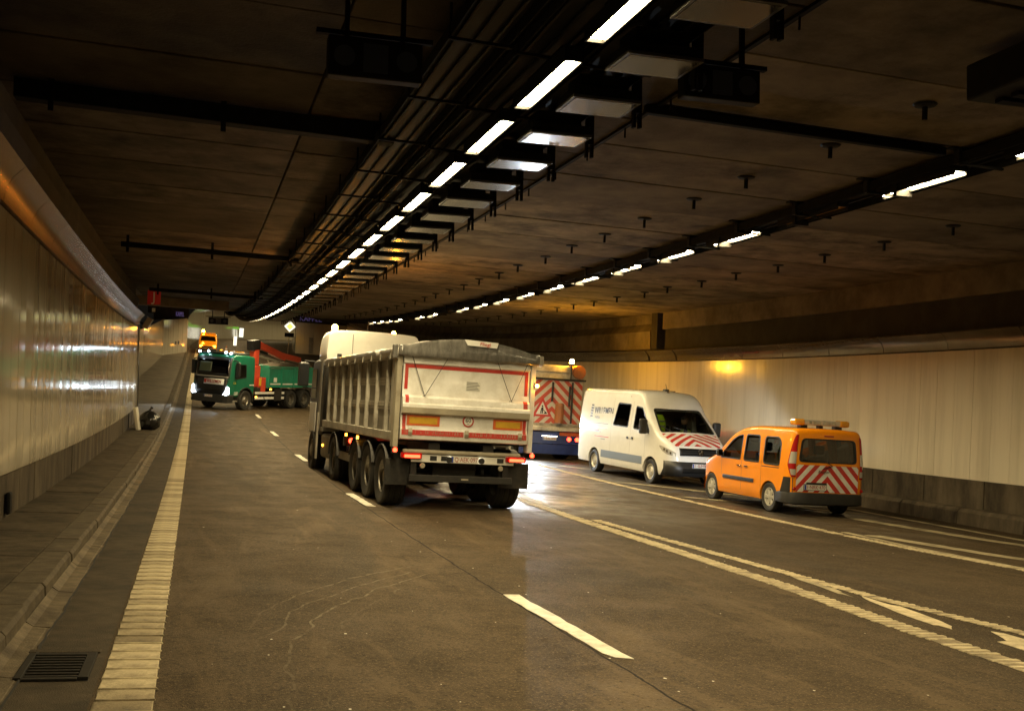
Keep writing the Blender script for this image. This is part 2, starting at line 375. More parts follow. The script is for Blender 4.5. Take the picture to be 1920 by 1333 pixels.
def pane(poly, P, name, m, parent, ring=.035, ringm='black_plastic', out=.004):
    """a window: pane across poly (2D) mapped by P(a, b, offset), with a rubber frame as its child"""
    n = len(poly); cx = sum(p[0] for p in poly) / n; cyy = sum(p[1] for p in poly) / n
    rings = [[P(cx + (a - cx) * f, cyy + (b - cyy) * f, -.006) for a, b in poly] for f in (1, .66, .33)]
    b = MB(); b.grid([r + [r[0]] for r in rings]); c = len(b.v); b.v.append(tuple(P(cx, cyy, -.006))); k = 2 * (n + 1)
    b.f += [(k + i, k + i + 1, c) for i in range(n)]
    o = b.build(name, m, parent, smooth=60)
    if ring:
        p2 = grow(poly, .012); p3 = grow(poly, -ring)
        MB().grid([[P(*q, out) for q in p2 + p2[:1]], [P(*q, out + .003) for q in poly + poly[:1]], [P(*q, .001) for q in p3 + p3[:1]]]).build('frame', ringm, o, smooth=50)
    return o
WHEELS = {}
def wheel(parent, x, y, r, w, style, side, steer=0., name='wheel'):
    """wheel part (> tyre, rim); side = -1 left, +1 right; x is the outer face"""
    e = empty(name, None, parent); cx = x - side * w / 2
    e.location = (cx, y, r); e.rotation_euler = (0, 0, steer)
    key = (r, w, style)
    if key not in WHEELS:
        h = w / 2; rr = r * (.56 if style in ('truck', 'truck_front') else .62)
        b = MB().lathe([(-h * .8, rr), (-h, rr + (r - rr) * .35), (-h * .97, r * .93), (-h * .82, r * .985), (-h * .55, r), (-h * .5, r - .014), (-h * .44, r), (-h * .12, r), (-h * .08, r - .014), (h * .08, r - .014), (h * .12, r), (h * .44, r), (h * .5, r - .014), (h * .55, r), (h * .82, r * .985), (h * .97, r * .93), (h, rr + (r - rr) * .35), (h * .8, rr)], (0, 0, 0), 'x', 40)
        tyre = b.mesh('tyre', 35); tyre.materials.append(M('rubber'))
        q = MB()
        if style == 'truck':
            q.lathe([(-h * .8, rr), (h * .8, rr), (h * .78, rr * .94), (h * .25, rr * .84), (h * .15, rr * .6), (h * .3, rr * .42), (h * .62, rr * .38), (h * .66, rr * .2), (h * .66, 0.001)], (0, 0, 0), 'x', 30)
            for k in range(10):
                a = k * .628; q.tube([(h * .2, math.cos(a) * rr * .52, math.sin(a) * rr * .52), (h * .42, math.cos(a) * rr * .52, math.sin(a) * rr * .52)], .014, 6)
        elif style == 'truck_front':
            q.lathe([(-h * .8, rr), (h * .8, rr), (h * .8, rr * .95), (h * .5, rr * .85), (h * .62, rr * .6), (h * .95, rr * .5), (h * 1.05, rr * .28), (h * 1.05, .001)], (0, 0, 0), 'x', 30)
            for k in range(10):
                a = k * .628; q.tube([(h * .6, math.cos(a) * rr * .6, math.sin(a) * rr * .6), (h * .85, math.cos(a) * rr * .6, math.sin(a) * rr * .6)], .014, 6)
        elif style == 'steel':
            q.lathe([(-h * .8, rr), (h * .85, rr), (h * .82, rr * .93), (h * .45, rr * .82), (h * .55, rr * .62), (h * .72, rr * .5), (h * .66, rr * .3), (h * .8, rr * .26), (h * .8, .001)], (0, 0, 0), 'x', 30)
            for k in range(12):
                a = k * .5236; q.tube([(h * .5, math.cos(a) * rr * .72, math.sin(a) * rr * .72), (h * .64, math.cos(a) * rr * .72, math.sin(a) * rr * .72)], .018, 6)
        else:
            q.lathe([(-h * .8, rr), (h * .85, rr), (h * .86, rr * .93), (h * .6, rr * .9), (h * .35, rr * .86)], (0, 0, 0), 'x', 36)
            for k in range(6):
                a = k * 1.0472; c, s_ = math.cos(a), math.sin(a); P = lambda al, rdl, t: (al, c * rdl - s_ * t, s_ * rdl + c * t)
                q.hexa([P(h * .5, rr * .12, -.03), P(h * .5, rr * .95, -.05), P(h * .5, rr * .95, .05), P(h * .5, rr * .12, .03), P(h * .82, rr * .12, -.022), P(h * .8, rr * .95, -.036), P(h * .8, rr * .95, .036), P(h * .82, rr * .12, .022)])
            q.lathe([(h * .5, rr * .3), (h * .86, rr * .27), (h * .92, rr * .15), (h * .92, .001)], (0, 0, 0), 'x', 20)
        rim = q.mesh('rim', 35); rim.materials.append(M({'truck': 'rim_steel', 'truck_front': 'rim_steel', 'steel': 'rim_alloy', 'alloy': 'rim_alloy'}[style]))
        d = MB().lathe([(h * .3, rr * .9), (h * .3, .001)], (0, 0, 0), 'x', 24).mesh('brake_disc'); d.materials.append(M('black_metal'))
        WHEELS[key] = (tyre, rim, d)
    for nm, me in zip(('tyre', 'rim', 'brake_disc'), WHEELS[key]):
        if nm == 'brake_disc' and style != 'alloy': continue
        o = link(nm, me, None, e)
        if side < 0: o.rotation_euler = (0, 0, math.pi)
    return e
def ordinal(i):
    names = 'first second third fourth fifth sixth seventh eighth ninth tenth eleventh twelfth thirteenth fourteenth fifteenth sixteenth seventeenth eighteenth nineteenth twentieth'.split()
    return names[i - 1]
def point_light(name, p, col, power, parent, radius=.05, spot=None, direction=None, blend=.5):
    d = bpy.data.lights.new(name, 'SPOT' if spot else 'POINT'); d.color = col; d.energy = power; d.shadow_soft_size = radius
    o = bpy.data.objects.new(name, d); COL.objects.link(o)
    if parent: o.parent = parent
    o.location = p
    if spot:
        d.spot_size = spot; d.spot_blend = blend; o.rotation_euler = Vector(direction).to_track_quat('-Z', 'Y').to_euler()
    return o
# ------------------------------------------------------------------ road
def road_material():
    m = mat('asphalt', (.06, .05, .036), .62, bump=.8, bscale=110)
    nt = m.node_tree; N = nt.nodes; L = nt.links; b = N['Principled BSDF']
    tc = N.new('ShaderNodeTexCoord'); sp = N.new('ShaderNodeSeparateXYZ'); L.new(tc.outputs['Object'], sp.inputs[0])
    def mth(op, a, v=None, w=None):
        n = N.new('ShaderNodeMath'); n.operation = op
        for i, q in enumerate((a, v, w)):
            if q is None: continue
            if isinstance(q, (int, float)): n.inputs[i].default_value = q
            else: L.new(q, n.inputs[i])
        return n.outputs[0]
    def noise_(scale, detail=6, rough=.6, vec=None, dist=0):
        n = N.new('ShaderNodeTexNoise'); n.inputs['Scale'].default_value = scale; n.inputs['Detail'].default_value = detail; n.inputs['Roughness'].default_value = rough; n.inputs['Distortion'].default_value = dist
        L.new(vec if vec is not None else tc.outputs['Object'], n.inputs['Vector']); return n.outputs[0]
    def rng(a, x0, x1, y0, y1, clamp=True):
        n = N.new('ShaderNodeMapRange'); n.clamp = clamp; L.new(a, n.inputs[0])
        for i, q in enumerate((x0, x1, y0, y1)): n.inputs[i + 1].default_value = q
        return n.outputs[0]
    def mix(f, a, bb):
        n = N.new('ShaderNodeMix'); n.data_type = 'RGBA'
        if isinstance(f, float): n.inputs[0].default_value = f
        else: L.new(f, n.inputs[0])
        for i, q in ((6, a), (7, bb)):
            if isinstance(q, tuple): n.inputs[i].default_value = (*q, 1)
            else: L.new(q, n.inputs[i])
        return n.outputs[2]
    X, Y = sp.outputs[0], sp.outputs[1]
    mp = N.new('ShaderNodeMapping'); mp.inputs['Scale'].default_value = (1, .16, 1); mp.inputs['Rotation'].default_value = (0, 0, .12); L.new(tc.outputs['Object'], mp.inputs[0])
    fine = noise_(130, 3, .7); mid = noise_(1.3, 8, .66); streak = noise_(2.1, 7, .62, mp.outputs[0], .6)
    base = mix(rng(mid, .35, .65, 0, 1), (.044, .0325, .020), (.080, .0585, .036))
    base = mix(rng(noise_(7, 8, .75), .4, .62, 0, .5), base, (.098, .071, .043))
    base = mix(rng(noise_(38, 4, .7), .5, .66, 0, .6), base, (.024, .0175, .011))
    base = mix(rng(streak, .52, .74, 0, .75), base, (.145, .106, .064))            # dusty tracks
    base = mix(rng(noise_(.55, 6, .6, mp.outputs[0], 1.2), .5, .63, 0, .5), base, (.036, .031, .024))
    lane3 = mth('MULTIPLY', rng(X, 6.7, 7.0, 0, 1), rng(X, 10.6, 11.2, 1, .4))
    base = mix(mth('MULTIPLY', lane3, .5), base, (.027, .02, .0128))
    speck = rng(fine, .58, .72, 0, .5); base = mix(speck, base, (.21, .155, .09))
    base = mix(rng(noise_(55, 2, .6), .58, .68, 0, .75), base, (.18, .135, .085))
    base = mix(rng(noise_(24, 5, .75), .54, .66, 0, .8), base, (.022, .0165, .0105))
    # faint curved tyre scuffs in the left lane
    dx = mth('SUBTRACT', X, 8.3); dy = mth('SUBTRACT', Y, 6.1)
    rr = mth('SQRT', mth('ADD', mth('MULTIPLY', dx, dx), mth('MULTIPLY', dy, dy)))
    wob = mth('MULTIPLY', noise_(1.6, 3, .5), .3)
    sc = mth('FRACT', mth('MULTIPLY', mth('ADD', rr, wob), 4.2)); ring = mth('LESS_THAN', sc, .09)
    zone = mth('MULTIPLY', mth('MULTIPLY', rng(X, .3, 1.0, 0, 1), rng(X, 2.2, 2.7, 1, 0)), mth('MULTIPLY', rng(rr, 7.45, 7.6, 0, 1), rng(rr, 8.2, 8.4, 1, 0)))
    zone = mth('MULTIPLY', zone, rng(noise_(9, 6), .38, .56, 0, .9))
    base = mix(mth('MULTIPLY', ring, zone), base, (.17, .145, .1))
    # joint between the lanes
    j = mth('ABSOLUTE', mth('ADD', mth('SUBTRACT', X, 2.93), mth('MULTIPLY', mth('SUBTRACT', noise_(1.7, 5), .5), .09)))
    jn = mth('MULTIPLY', mth('LESS_THAN', j, .011), rng(Y, 55, 60, 1, 0)); base = mix(mth('MULTIPLY', jn, .9), base, (.006, .005, .004))
    # wet areas
    def blob(cx, cyy, rx, ry):
        a = mth('DIVIDE', mth('SUBTRACT', X, cx), rx); c = mth('DIVIDE', mth('SUBTRACT', Y, cyy), ry)
        return rng(mth('SQRT', mth('ADD', mth('MULTIPLY', a, a), mth('MULTIPLY', c, c))), .45, 1.0, 1, 0)
    wet = blob(6.4, 22.5, 3.0, 5.5)
    for q in ((10.8, 31, 4.0, 10), (12.6, 22, 2.4, 7), (8, 26, 4, 10)): wet = mth('MAXIMUM', wet, blob(*q))
    wet = mth('MULTIPLY', wet, rng(noise_(.9, 6, .65), .40, .58, 0, 1))
    base = mix(mth('MULTIPLY', wet, .6), base, (.017, .0155, .0125))
    L.new(base, b.inputs['Base Color'])
    rough = mth('SUBTRACT', rng(mid, .3, .7, .74, .6), mth('MULTIPLY', wet, .36)); L.new(rough, b.inputs['Roughness'])
    L.new(rng(wet, 0, 1, .05, .5), b.inputs['Specular IOR Level'])
    bp = [n for n in N if n.type == 'BUMP'][0]; L.new(rng(wet, 0, 1, .55, .12), bp.inputs['Strength'])
road_material()
def road_rows(u0, u1, s0, s1):
    ss = []; s = s0
    while s < s1 - .01: ss.append(s); s += 1.0
    ss.append(s1); n = 12
    b = MB(); b.grid([[Wr(u0 + (u1 - u0) * i / n, s, 0) for i in range(n + 1)] for s in ss]); return b
road = struct(road_rows(-.95, UR + .3, -26, 255).build('road', 'asphalt', None, smooth=60))

# ------------------------------------------------------------------ pavement on the left: slabs, kerb stones, gutter
walk = struct(sweep([(-4.6, -.02), (-.93, -.02)], -26, 255, 1.0).build('sidewalk', 'concrete_walk'))
s = 2.0; i = 0
while s < 43.0:
    L_ = 1.0
    wbox(UW - .05, -1.405, s + .006, s + L_ - .008, -.02, .15 + RND.uniform(-.004, .004)).build('slab', 'concrete_walk', walk, bevel=.006)
    s += L_
s = 1.6
while s < 118:
    L_ = .98 if s < 62 else 2.2; top = .15 + RND.uniform(-.006, .006); d = RND.uniform(-.008, .008)
    b = MB(); P = [(-1.395, -.02), (-1.115 + d, -.02), (-1.125 + d, top - .03), (-1.15 + d, top), (-1.395, top)]
    sweep(P, s + .006, s + L_ - .006, L_, Wr, True).build('kerbstone', 'kerb', walk, bevel=.008)
    s += L_
gut = struct(sweep([(-1.12, -.01), (-1.11, .045), (-1.06, .012), (-.93, .006)], -26, 118, 1.2).build('gutter', 'gutter'))
for k in range(40):     # separate gutter lengths with open joints
    a = 2.3 + k * 1.5
    sweep([(-1.115, -.005), (-1.113, .055 + RND.uniform(-.006, .006)), (-1.06, .02), (-.96 + RND.uniform(-.02, .02), .012), (-.94, -.005)], a + .006, a + 1.49, .5, Wr, True).build('gutter_block', 'gutter', gut)
tar = struct(sweep([(-.955, .003), (-.50, .004)], -26, 118, 1.0).build('gutter_strip', 'gutter_tar'))
# tar crack along the gutter, wandering
b = MB(); rows = []
for k in range(500):
    s = 3 + k * .1; c = -.93 + .022 * noise.noise((s * 1.3, 0, 0)) + .012 * noise.noise((s * 5, 3, 0)); w_ = .007 + .008 * abs(noise.noise((s * 2, 9, 0)))
    rows.append([Wr(c - w_, s, .0155), Wr(c + w_, s, .0155)])
b.grid(rows); struct(b.build('gutter_crack', 'tread_rubber'))
# the paved bay behind the end of the wall
bay = struct(sweep([(-4.4, .12), (-1.40, .12)], 43, 112, 1.5).build('bay_pavement', 'bay_concrete'))

# drain in the gutter
g = empty('drain_grate', frame(-.76, 7.08) @ Matrix.Diagonal((.86, .8, 1, 1))); tag(g, 'sunken iron drain grate in the gutter beside the ribbed white line', 'drain')
MB().box(-.24, .24, -.44, .44, .003, .005).build('pit', 'black_metal', g)
f_ = MB(); f_.box(-.24, -.19, -.42, .42, .004, .024); f_.box(.17, .24, -.42, .42, .004, .026); f_.box(-.19, .17, .36, .44, .004, .022); f_.box(-.19, .17, -.44, -.38, .004, .02)
f_.build('frame', 'grate_iron', g, bevel=.004)
for k in range(8):
    y = -.33 + k * .092; MB().box(-.185, .165, y - .02, y + .02, .004, .018).build('bar', 'grate_iron', g, bevel=.004)
struct(wbox(-.98, -.54, 7.47, 7.56, .003, .016).build('pavement_lip', 'gutter_tar', None, bevel=.01))

# ------------------------------------------------------------------ painted markings
edge = struct(sweep([(-.475, .0045), (-.165, .0045)], 5.0, 118, 1.0).build('edge_line', 'marking'))
blocks = []
for v in range(6):
    r = random.Random(v); j = lambda a: r.uniform(-a, a)
    b = MB(); x0, x1 = -.157, .152
    b.hexa([(x0 + j(.008), -.118, 0), (x1 + j(.01), -.118, 0), (x1 + j(.01), .096, 0), (x0 + j(.008), .096, 0), (x0 + .004, -.116, .0035), (x1 - .004, -.116, .0035), (x1 - .004, .094, .0035), (x0 + .004, .094, .0035)])
    b.hexa([(x0 - j(.012), .097, 0), (x1 + .012 + j(.02), .099 + j(.006), 0), (x1 + .014, .122, 0), (x0, .118, 0), (x0, .102, .011), (x1 + .008, .104, .010), (x1 + .008, .116, .010), (x0 + .006, .114, .011)])
    me = b.mesh('block'); me.materials.append(M(('marking', 'marking', 'marking_worn', 'marking', 'marking_black', 'marking_worn')[v])); blocks.append(me)
for k in range(260):
    s = 5.15 + k * .25
    if s > 66: break
    wn = noise.noise((s * .55, 3, 0)); o = link('block', blocks[RND.choice((4, 2, 5)) if wn > .25 else RND.choice((0, 1, 3, 2))], None, edge); o.matrix_world = frame(-.32, s, 0, .005)
def paint(name, poly, h, m, n=1):
    """a thin irregular painted patch: outline in (u, s)"""
    b = MB(); k = len(poly); b.v = [tuple(Wr(u, s, h)) for u, s in poly] + [tuple(Wr(u, s, h - .004)) for u, s in poly]
    b.f = [tuple(range(k))] + [(i, (i + 1) % k, k + (i + 1) % k, k + i) for i in range(k)]
    return struct(b.build(name, m))
def rough_strip(line, w, seed, n=14):
    r = random.Random(seed); L1 = []; L2 = []
    for k in range(n + 1):
        t = k / n * (len(line) - 1); i = min(int(t), len(line) - 2); q = t - i
        u = line[i][0] + (line[i + 1][0] - line[i][0]) * q; s = line[i][1] + (line[i + 1][1] - line[i][1]) * q
        L1.append((u - w / 2 + r.uniform(-.012, .012), s)); L2.append((u + w / 2 + r.uniform(-.012, .012), s))
    return L1 + L2[::-1]
for k, (a, c) in enumerate([(7.15, 9.9), (18.7, 21.1), (30.0, 32.5), (41.3, 43.8), (52.5, 55), (64, 66.5), (75.5, 78)]):
    p = rough_strip([(3.04, a), (3.0, c)], .16, k); p[0] = (p[0][0] + .03, a + .05)
    paint('lane_dash', p, .006, 'marking_lane')
def smooth_u(pts):
    f = lerp_tab(sorted((s, u) for u, s in pts)); return f
fA = smooth_u([(6.12, 5.0), (6.21, 6.8), (6.28, 8.56), (6.44, 10.73), (6.49, 13.68), (6.50, 18.2), (6.54, 24)])
fB = smooth_u([(7.62, 6.0), (7.35, 8.05), (7.13, 9.73), (7.06, 11.78), (6.94, 14.62), (6.76, 18.26), (6.62, 21)])
fC = smooth_u([(11.27, 9), (11.2, 12.4), (10.98, 14.3), (10.92, 16.49), (10.9, 18.3), (10.86, 20.84), (10.76, 28.23), (10.64, 34), (10.5, 60)])
def ribbed(name, f, s0, s1, w, step, seed, rib=.55):
    """a line of raised transverse ribs laid on a thin painted base"""
    r = random.Random(seed); b = MB(); rows = []
    n = int((s1 - s0) / .25)
    for i in range(n + 1):
        s = s0 + (s1 - s0) * i / n; u = f(s); a = r.uniform(-.012, .012); rows.append([Wr(u - w / 2 + a, s, .005), Wr(u + w / 2 + a, s, .005)])
    b.grid(rows)
    base = struct(b.build(name, 'marking_black'))
    b = MB(); s = s0
    while s < s1:
        u = f(s); d = (f(s + .1) - f(s - .1)) / .2
        a0, a1 = -w / 2 + r.uniform(-.02, .01), w / 2 + r.uniform(-.01, .025)
        if r.random() > .06:
            l = step * rib
            b.hexa([Wr(u + a0, s, .003), Wr(u + a1, s, .003), Wr(u + a1 + d * l, s + l, .003), Wr(u + a0 + d * l, s + l, .003),
                    Wr(u + a0 + .004, s + .008, .013), Wr(u + a1 - .004, s + .008, .013), Wr(u + a1 + d * l - .004, s + l - .008, .012), Wr(u + a0 + d * l + .004, s + l - .008, .012)])
        s += step
    o = b.build('rib', 'marking', base); o['kind'] = 'stuff'
    return base
ribbed('lane_line', fA, 5.2, 24, .25, .115, 3)
ribbed('lane_line', fB, 6.2, 17.5, .18, .095, 4)
ribbed('lane_line', fC, 11.5, 33, .19, .12, 5)
struct(sweep([(10.4, .005), (10.6, .005)], 33.5, 110, 2).build('lane_line', 'marking_old'))
struct(sweep([(6.5, .005), (6.66, .005)], 24.2, 110, 2).build('lane_line', 'marking_old'))
def blot(cu, cs, lu, ls, seed, m='marking_old', rot=0):
    r = random.Random(seed); p = []
    for k in range(16):
        a = k / 16 * 6.283; q = 1 + r.uniform(-.28, .28); x, y = math.cos(a) * lu * q, math.sin(a) * ls * q
        p.append((cu + x * math.cos(rot) - y * math.sin(rot), cs + x * math.sin(rot) + y * math.cos(rot)))
    return paint('paint_patch', p, .006, m)
blot(6.95, 10.75, .07, .75, 1, rot=-.12); blot(6.86, 9.0, .10, .85, 2, 'marking', -.16); blot(6.9, 7.25, .2, .8, 3, 'marking', -.2)
blot(6.8, 21.2, .12, 1.5, 5, rot=-.05)
# hatching in the lay-by
for k, (line, w) in enumerate([([(11.35, 12.3), (11.2, 14.5), (11.25, 16.6)], .14), ([(12.6, 12.2), (12.1, 13.8), (11.55, 16.2)], .32), ([(14.2, 14.2), (13.75, 16.0), (13.45, 17.9), (13.3, 19.2)], .34), ([(13.2, 24.2), (12.2, 25.8), (11.2, 27.0)], .35), ([(13.9, 29.2), (12.6, 31.0), (11.3, 32.6)], .35), ([(14.2, 20.3), (13.0, 21.6), (11.2, 23.2)], .32)]):
    paint('hatch_line', rough_strip(line, w, 40 + k), .0062 + k * .0006, 'marking_old')
struct(sweep([(14.55, .005), (14.75, .005)], 10, 60, 1.5).build('lane_line', 'marking_old'))
# chips of paint and grit on the road
b = MB(); r = random.Random(5)
for k in range(110):
    u = r.uniform(-.1, 10.5); s = 5.8 + 16 * r.random() ** 1.7; q = r.uniform(.004, .014); a = r.random() * 3
    b.add([Wr(u + q * math.cos(a + t) * r.uniform(.6, 1.3), s + q * 1.3 * math.sin(a + t), .007) for t in (0, 1.3, 2.6, 3.9, 5.1)], [(0, 1, 2, 3, 4)])
o = b.build('paint_chips', 'marking_lane'); o['kind'] = 'stuff'; o['label'] = 'small pale paint chips scattered over the asphalt'; o['category'] = 'debris'

# ------------------------------------------------------------------ left wall
def H2(u, s, h): return W(u, s, h + .08)
lw = sweep([(-2.30, -.1), (-2.30, 5.7)], -26, 43.2, 1.2, W).build('tunnel_wall', 'concrete_dark')
tag(lw, 'white enamelled panel wall with bronze cornice along the pavement', 'wall')
s = 1.2
k = 0
while s < 42.9:
    e = s + .585 - (.014 if k % 3 == 2 else .005); t = RND.uniform(-.004, .004); t2 = RND.uniform(-.004, .004)
    b = MB(); rows = []
    for i in range(4):
        ss = s + (e - s) * i / 3; bow = .0012 * math.sin(math.pi * i / 3) + t + (t2 - t) * i / 3
        rows.append([W(UW - .03, ss, .79), W(UW + bow, ss, .79), W(UW + bow + .012, ss, .86), W(UW + bow, ss, 2.3), W(UW + bow, ss, 3.86), W(UW - .03, ss, 3.86)])
    b.grid(rows, close=True); n = len(b.v); b.f += [(0, 1, 2, 3, 4, 5), tuple(range(n - 1, n - 7, -1))]
    b.build('panel', RND.choice(('panel_gloss', 'panel_gloss', 'panel_gloss_0', 'panel_gloss_1')), lw, smooth=30); s += .585; k += 1
s = .6; k = 0
while s < 43:
    e = min(s + 2.1, 43.1)
    P = [(UW - .04, 3.90), (UW + .005, 3.92), (UW + .03, 4.06), (UW + .10, 4.20), (UW + .23, 4.33), (UW + .2, 4.36), (UW - .1, 4.36)]
    sweep(P, s + .008, e - .012, .7, W, True).build('cornice_panel', 'cornice_bronze', lw, smooth=40); s += 2.1
s = 1.0
while s < 43:
    e = min(s + RND.choice((1.1, 1.35, 1.6)), 43.1)
    wbox(-2.28, UW - .035 + RND.uniform(-.008, .006), s + .012, e - .012, .1, .80, W).build('base_block', 'concrete_base', lw, bevel=.008); s = e
MB().tube([W(UW - .04, 39.2, .25), W(UW - .04, 39.2, .8)], .03, 6).build('pipe', 'tray_metal', lw)
for ss in (35.5, 37.2): wbox(UW, UW + .012, ss, ss + .5, 1.15, 1.45, W).build('sticker', 'grey_print', lw)
wbox(UW - .02, UW + .035, 14.15, 14.33, .28, .55, W).build('drain_pipe', 'black_metal', lw, bevel=.02)
# steel end post of the wall
post = wbox(UW - .2, UW + .04, 43.14, 43.34, .1, 4.0, W).build('end_post', 'galvanised', lw); wbox(UW + .042, UW + .06, 43.2, 43.32, .15, 2.4, W).build('cable_cover', 'black_metal', post)
for z in (1, 2, 3): pass
# recess wall, closing wall and far left wall
rw = sweep([(-3.9, -.1), (-3.9, .35), (-3.88, .36), (-3.88, 3.7)], 43.3, 84, 1.5, W)
rows = [[W(-3.9 + .6 * t, 84 + 22 * t, z) for z in (-.1, .35, .36, 3.7)] for t in [q / 12 for q in range(13)]]
rw.grid(rows); rwo = rw.build('tunnel_wall', 'panel_gloss'); tag(rwo, 'dim set-back panel wall behind the end post, with amber reflections', 'wall')
cw = empty('tunnel_wall'); tag(cw, 'pale closing wall facing the camera beyond the green truck, under dark lettering', 'wall')
pa, pb = (-3.3, 106), (-1.25, 111.6)
for k in range(5):
    q0, q1 = k / 5, (k + 1) / 5 - .006; b = MB(); A = lambda q: (pa[0] + (pb[0] - pa[0]) * q, pa[1] + (pb[1] - pa[1]) * q)
    (u0, s0), (u1, s1) = A(q0), A(q1); b.hexa([W(u0, s0, .1), W(u1, s1, .1), W(u1, s1 + .1, .1), W(u0, s0 + .1, .1), W(u0, s0, 3.55), W(u1, s1, 3.55), W(u1, s1 + .1, 3.55), W(u0, s0 + .1, 3.55)]); b.build('panel', 'panel_gloss', cw)
b = MB(); b.hexa([W(-4.2, 105.2, 3.56), W(-1.2, 111.6, 3.56), W(-1.2, 112, 3.56), W(-4.2, 106, 3.56), W(-4.2, 105.2, 5.6), W(-1.2, 111.6, 5.6), W(-1.2, 112, 5.6), W(-4.2, 106, 5.6)]); b.build('lintel', 'concrete_dark', cw)
d1 = (W(-1.25, 111.6, 0) - W(-3.3, 106, 0)); d1.z = 0
text('KAPPEL', .62, 'violet_text', cw, W(-2.0, 109.3, 4.0) + Vector((.05, -.08, 0)), d1, (0, 0, 1), .02)
for q in (.5, .62): p = W(pa[0] + (pb[0] - pa[0]) * q, pa[1] + (pb[1] - pa[1]) * q - .05, 1.25); MB().box(p.x - .1, p.x + .1, p.y - .06, p.y, p.z - .16, p.z + .16).build('socket', 'grey_print', cw)
fl = MB(); P = [(-1.28, 0), (-1.34, .7), (-1.36, 2.2), (-1.30, 3.2), (-1.05, 3.9), (-.6, 4.4), (-.6, 5.6)]
fl.grid([[W(u, 111.7 + i * 2.0, z) for u, z in P] for i in range(66)]); flo = fl.build('tunnel_wall', 'panel_gloss', None, smooth=50); tag(flo, 'far curved pale wall with rounded cornice behind the orange pickup', 'wall')

# ------------------------------------------------------------------ right wall
rwall = sweep([(UR + .22, -.9), (UR + .22, 5.2)], -26, 122, 1.2, W).build('tunnel_wall', 'concrete_dark')
tag(rwall, 'long white panel wall over a dark concrete base behind the parked vehicles', 'wall')
s = 8.0
while s < 122:
    step = .571 if s < 66 else 1.142
    e = min(s + step - .006, 122); t = RND.uniform(-.0035, .0035); t2 = RND.uniform(-.0035, .0035); rows = []
    for i in range(4):
        ss = s + (e - s) * i / 3; bow = .0015 * math.sin(math.pi * i / 3) + t + (t2 - t) * i / 3
        rows.append([Wr(UR + .03, ss, .94), Wr(UR - bow, ss, .94), Wr(UR - bow - .01, ss, 1.0), Wr(UR - bow, ss, 2.4), Wr(UR - bow, ss, 3.69), Wr(UR + .03, ss, 3.69)])
    b = MB(); b.grid(rows, close=True); n = len(b.v); b.f += [(0, 1, 2, 3, 4, 5), tuple(range(n - 1, n - 7, -1))]
    b.build('panel', 'panel_matt', rwall, smooth=30); s += step
s = 6
while s < 122:
    e = s + (2.28 if s < 66 else 6); gap = .012 if abs(s - 34.6) > 1.3 else .12
    P = [(UR + .04, 3.71), (UR, 3.72), (UR - .02, 3.84), (UR - .08, 3.96), (UR - .19, 4.07), (UR - .17, 4.1), (UR + .15, 4.1)]
    sweep(P, s + gap, min(e, 122) - .01, 1.1, Wr, True).build('cornice_panel', 'cornice_steel', rwall, smooth=40); s = e
s = 7
while s < 122:
    e = s + (1.9 if s < 60 else 5)
    wbox(UR - .0, UR + .2, s + .01, e - .01, -.05, .935, Wr).build('base_block', 'concrete_base', rwall, bevel=.01)
    sweep([(UR - .26, -.05), (UR - .24, .26), (UR - .17, .33), (UR + .01, .36), (UR + .01, -.05)], s + .5, e + .48, 1, Wr, True).build('barrier_block', 'concrete_base', rwall, bevel=.012); s = e
# concrete beam under the ceiling; beyond the pilaster a chamfered corbel of separate pieces
wbox(UR - .12, UR + .2, 3, 34.4, 4.82, 5.45, Wr, 20).build('edge_beam', 'concrete_ceiling', rwall)
wbox(UR - .3, UR + .2, 34.45, 34.95, 4.12, 5.45, Wr).build('pilaster', 'concrete_dark', rwall)
wbox(UR - .02, UR + .2, 3, 34.4, 4.12, 4.815, Wr, 20).build('band', 'concrete_dark', rwall)
s = 35.0
while s < 121:
    e = s + (1.95 if s < 66 else 4)
    P = [(UR + .2, 4.12), (UR - .3, 4.12), (UR - .32, 4.75), (UR - .06, 5.05), (UR - .05, 5.42), (UR + .2, 5.42)]
    sweep(P, s + .014, e - .014, 1, Wr, True).build('corbel', 'concrete_ceiling', rwall, bevel=.01); s = e
# face that ends the wide part on the right, and the far right wall
ew = empty('tunnel_wall'); tag(ew, 'pale end wall with a grey niche beneath violet lettering, above the tipper cab', 'wall')
for k in range(6):
    u0 = 10.1 + k * 1.0; b = wbox(u0 + .006, u0 + .994, 122, 122.15, -.1, 3.5, Wr); b.build('panel', 'panel_gloss', ew)
wbox(10.0, 16.3, 121.95, 122.4, 3.52, 5.6, Wr).build('lintel', 'concrete_dark', ew)
wbox(11.6, 12.05, 121.9, 121.99, .1, 1.9, Wr).build('niche', 'galvanised', ew, bevel=.01)
text('KAPPEL', .75, 'violet_text', ew, Wr(11.7, 121.9, 3.95), (1, -.03, -.03), (0, 0, 1), .02)
fr = MB(); fr.grid([[Wr(u, 122.0 + i * 2, z) for u, z in ((10.05, -.1), (10.05, 3.3), (9.8, 3.75), (9.5, 4.1), (9.5, 5.6))] for i in range(62)]); fro = fr.build('tunnel_wall', 'panel_gloss', None, smooth=40)
tag(fro, 'far pale wall streaked with amber light beside the yellow diamond sign', 'wall')
# the tunnel's far closing plane (the bend goes on out of sight)
b = MB(); b.hexa([W(-6, 250, -1), W(14, 250, -1), W(14, 251, -1), W(-6, 251, -1), W(-6, 250, 6), W(14, 250, 6), W(14, 251, 6), W(-6, 251, 6)])
tag(b.build('tunnel_wall', 'panel_gloss'), 'pale wall closing the distant bend of the tunnel', 'wall')

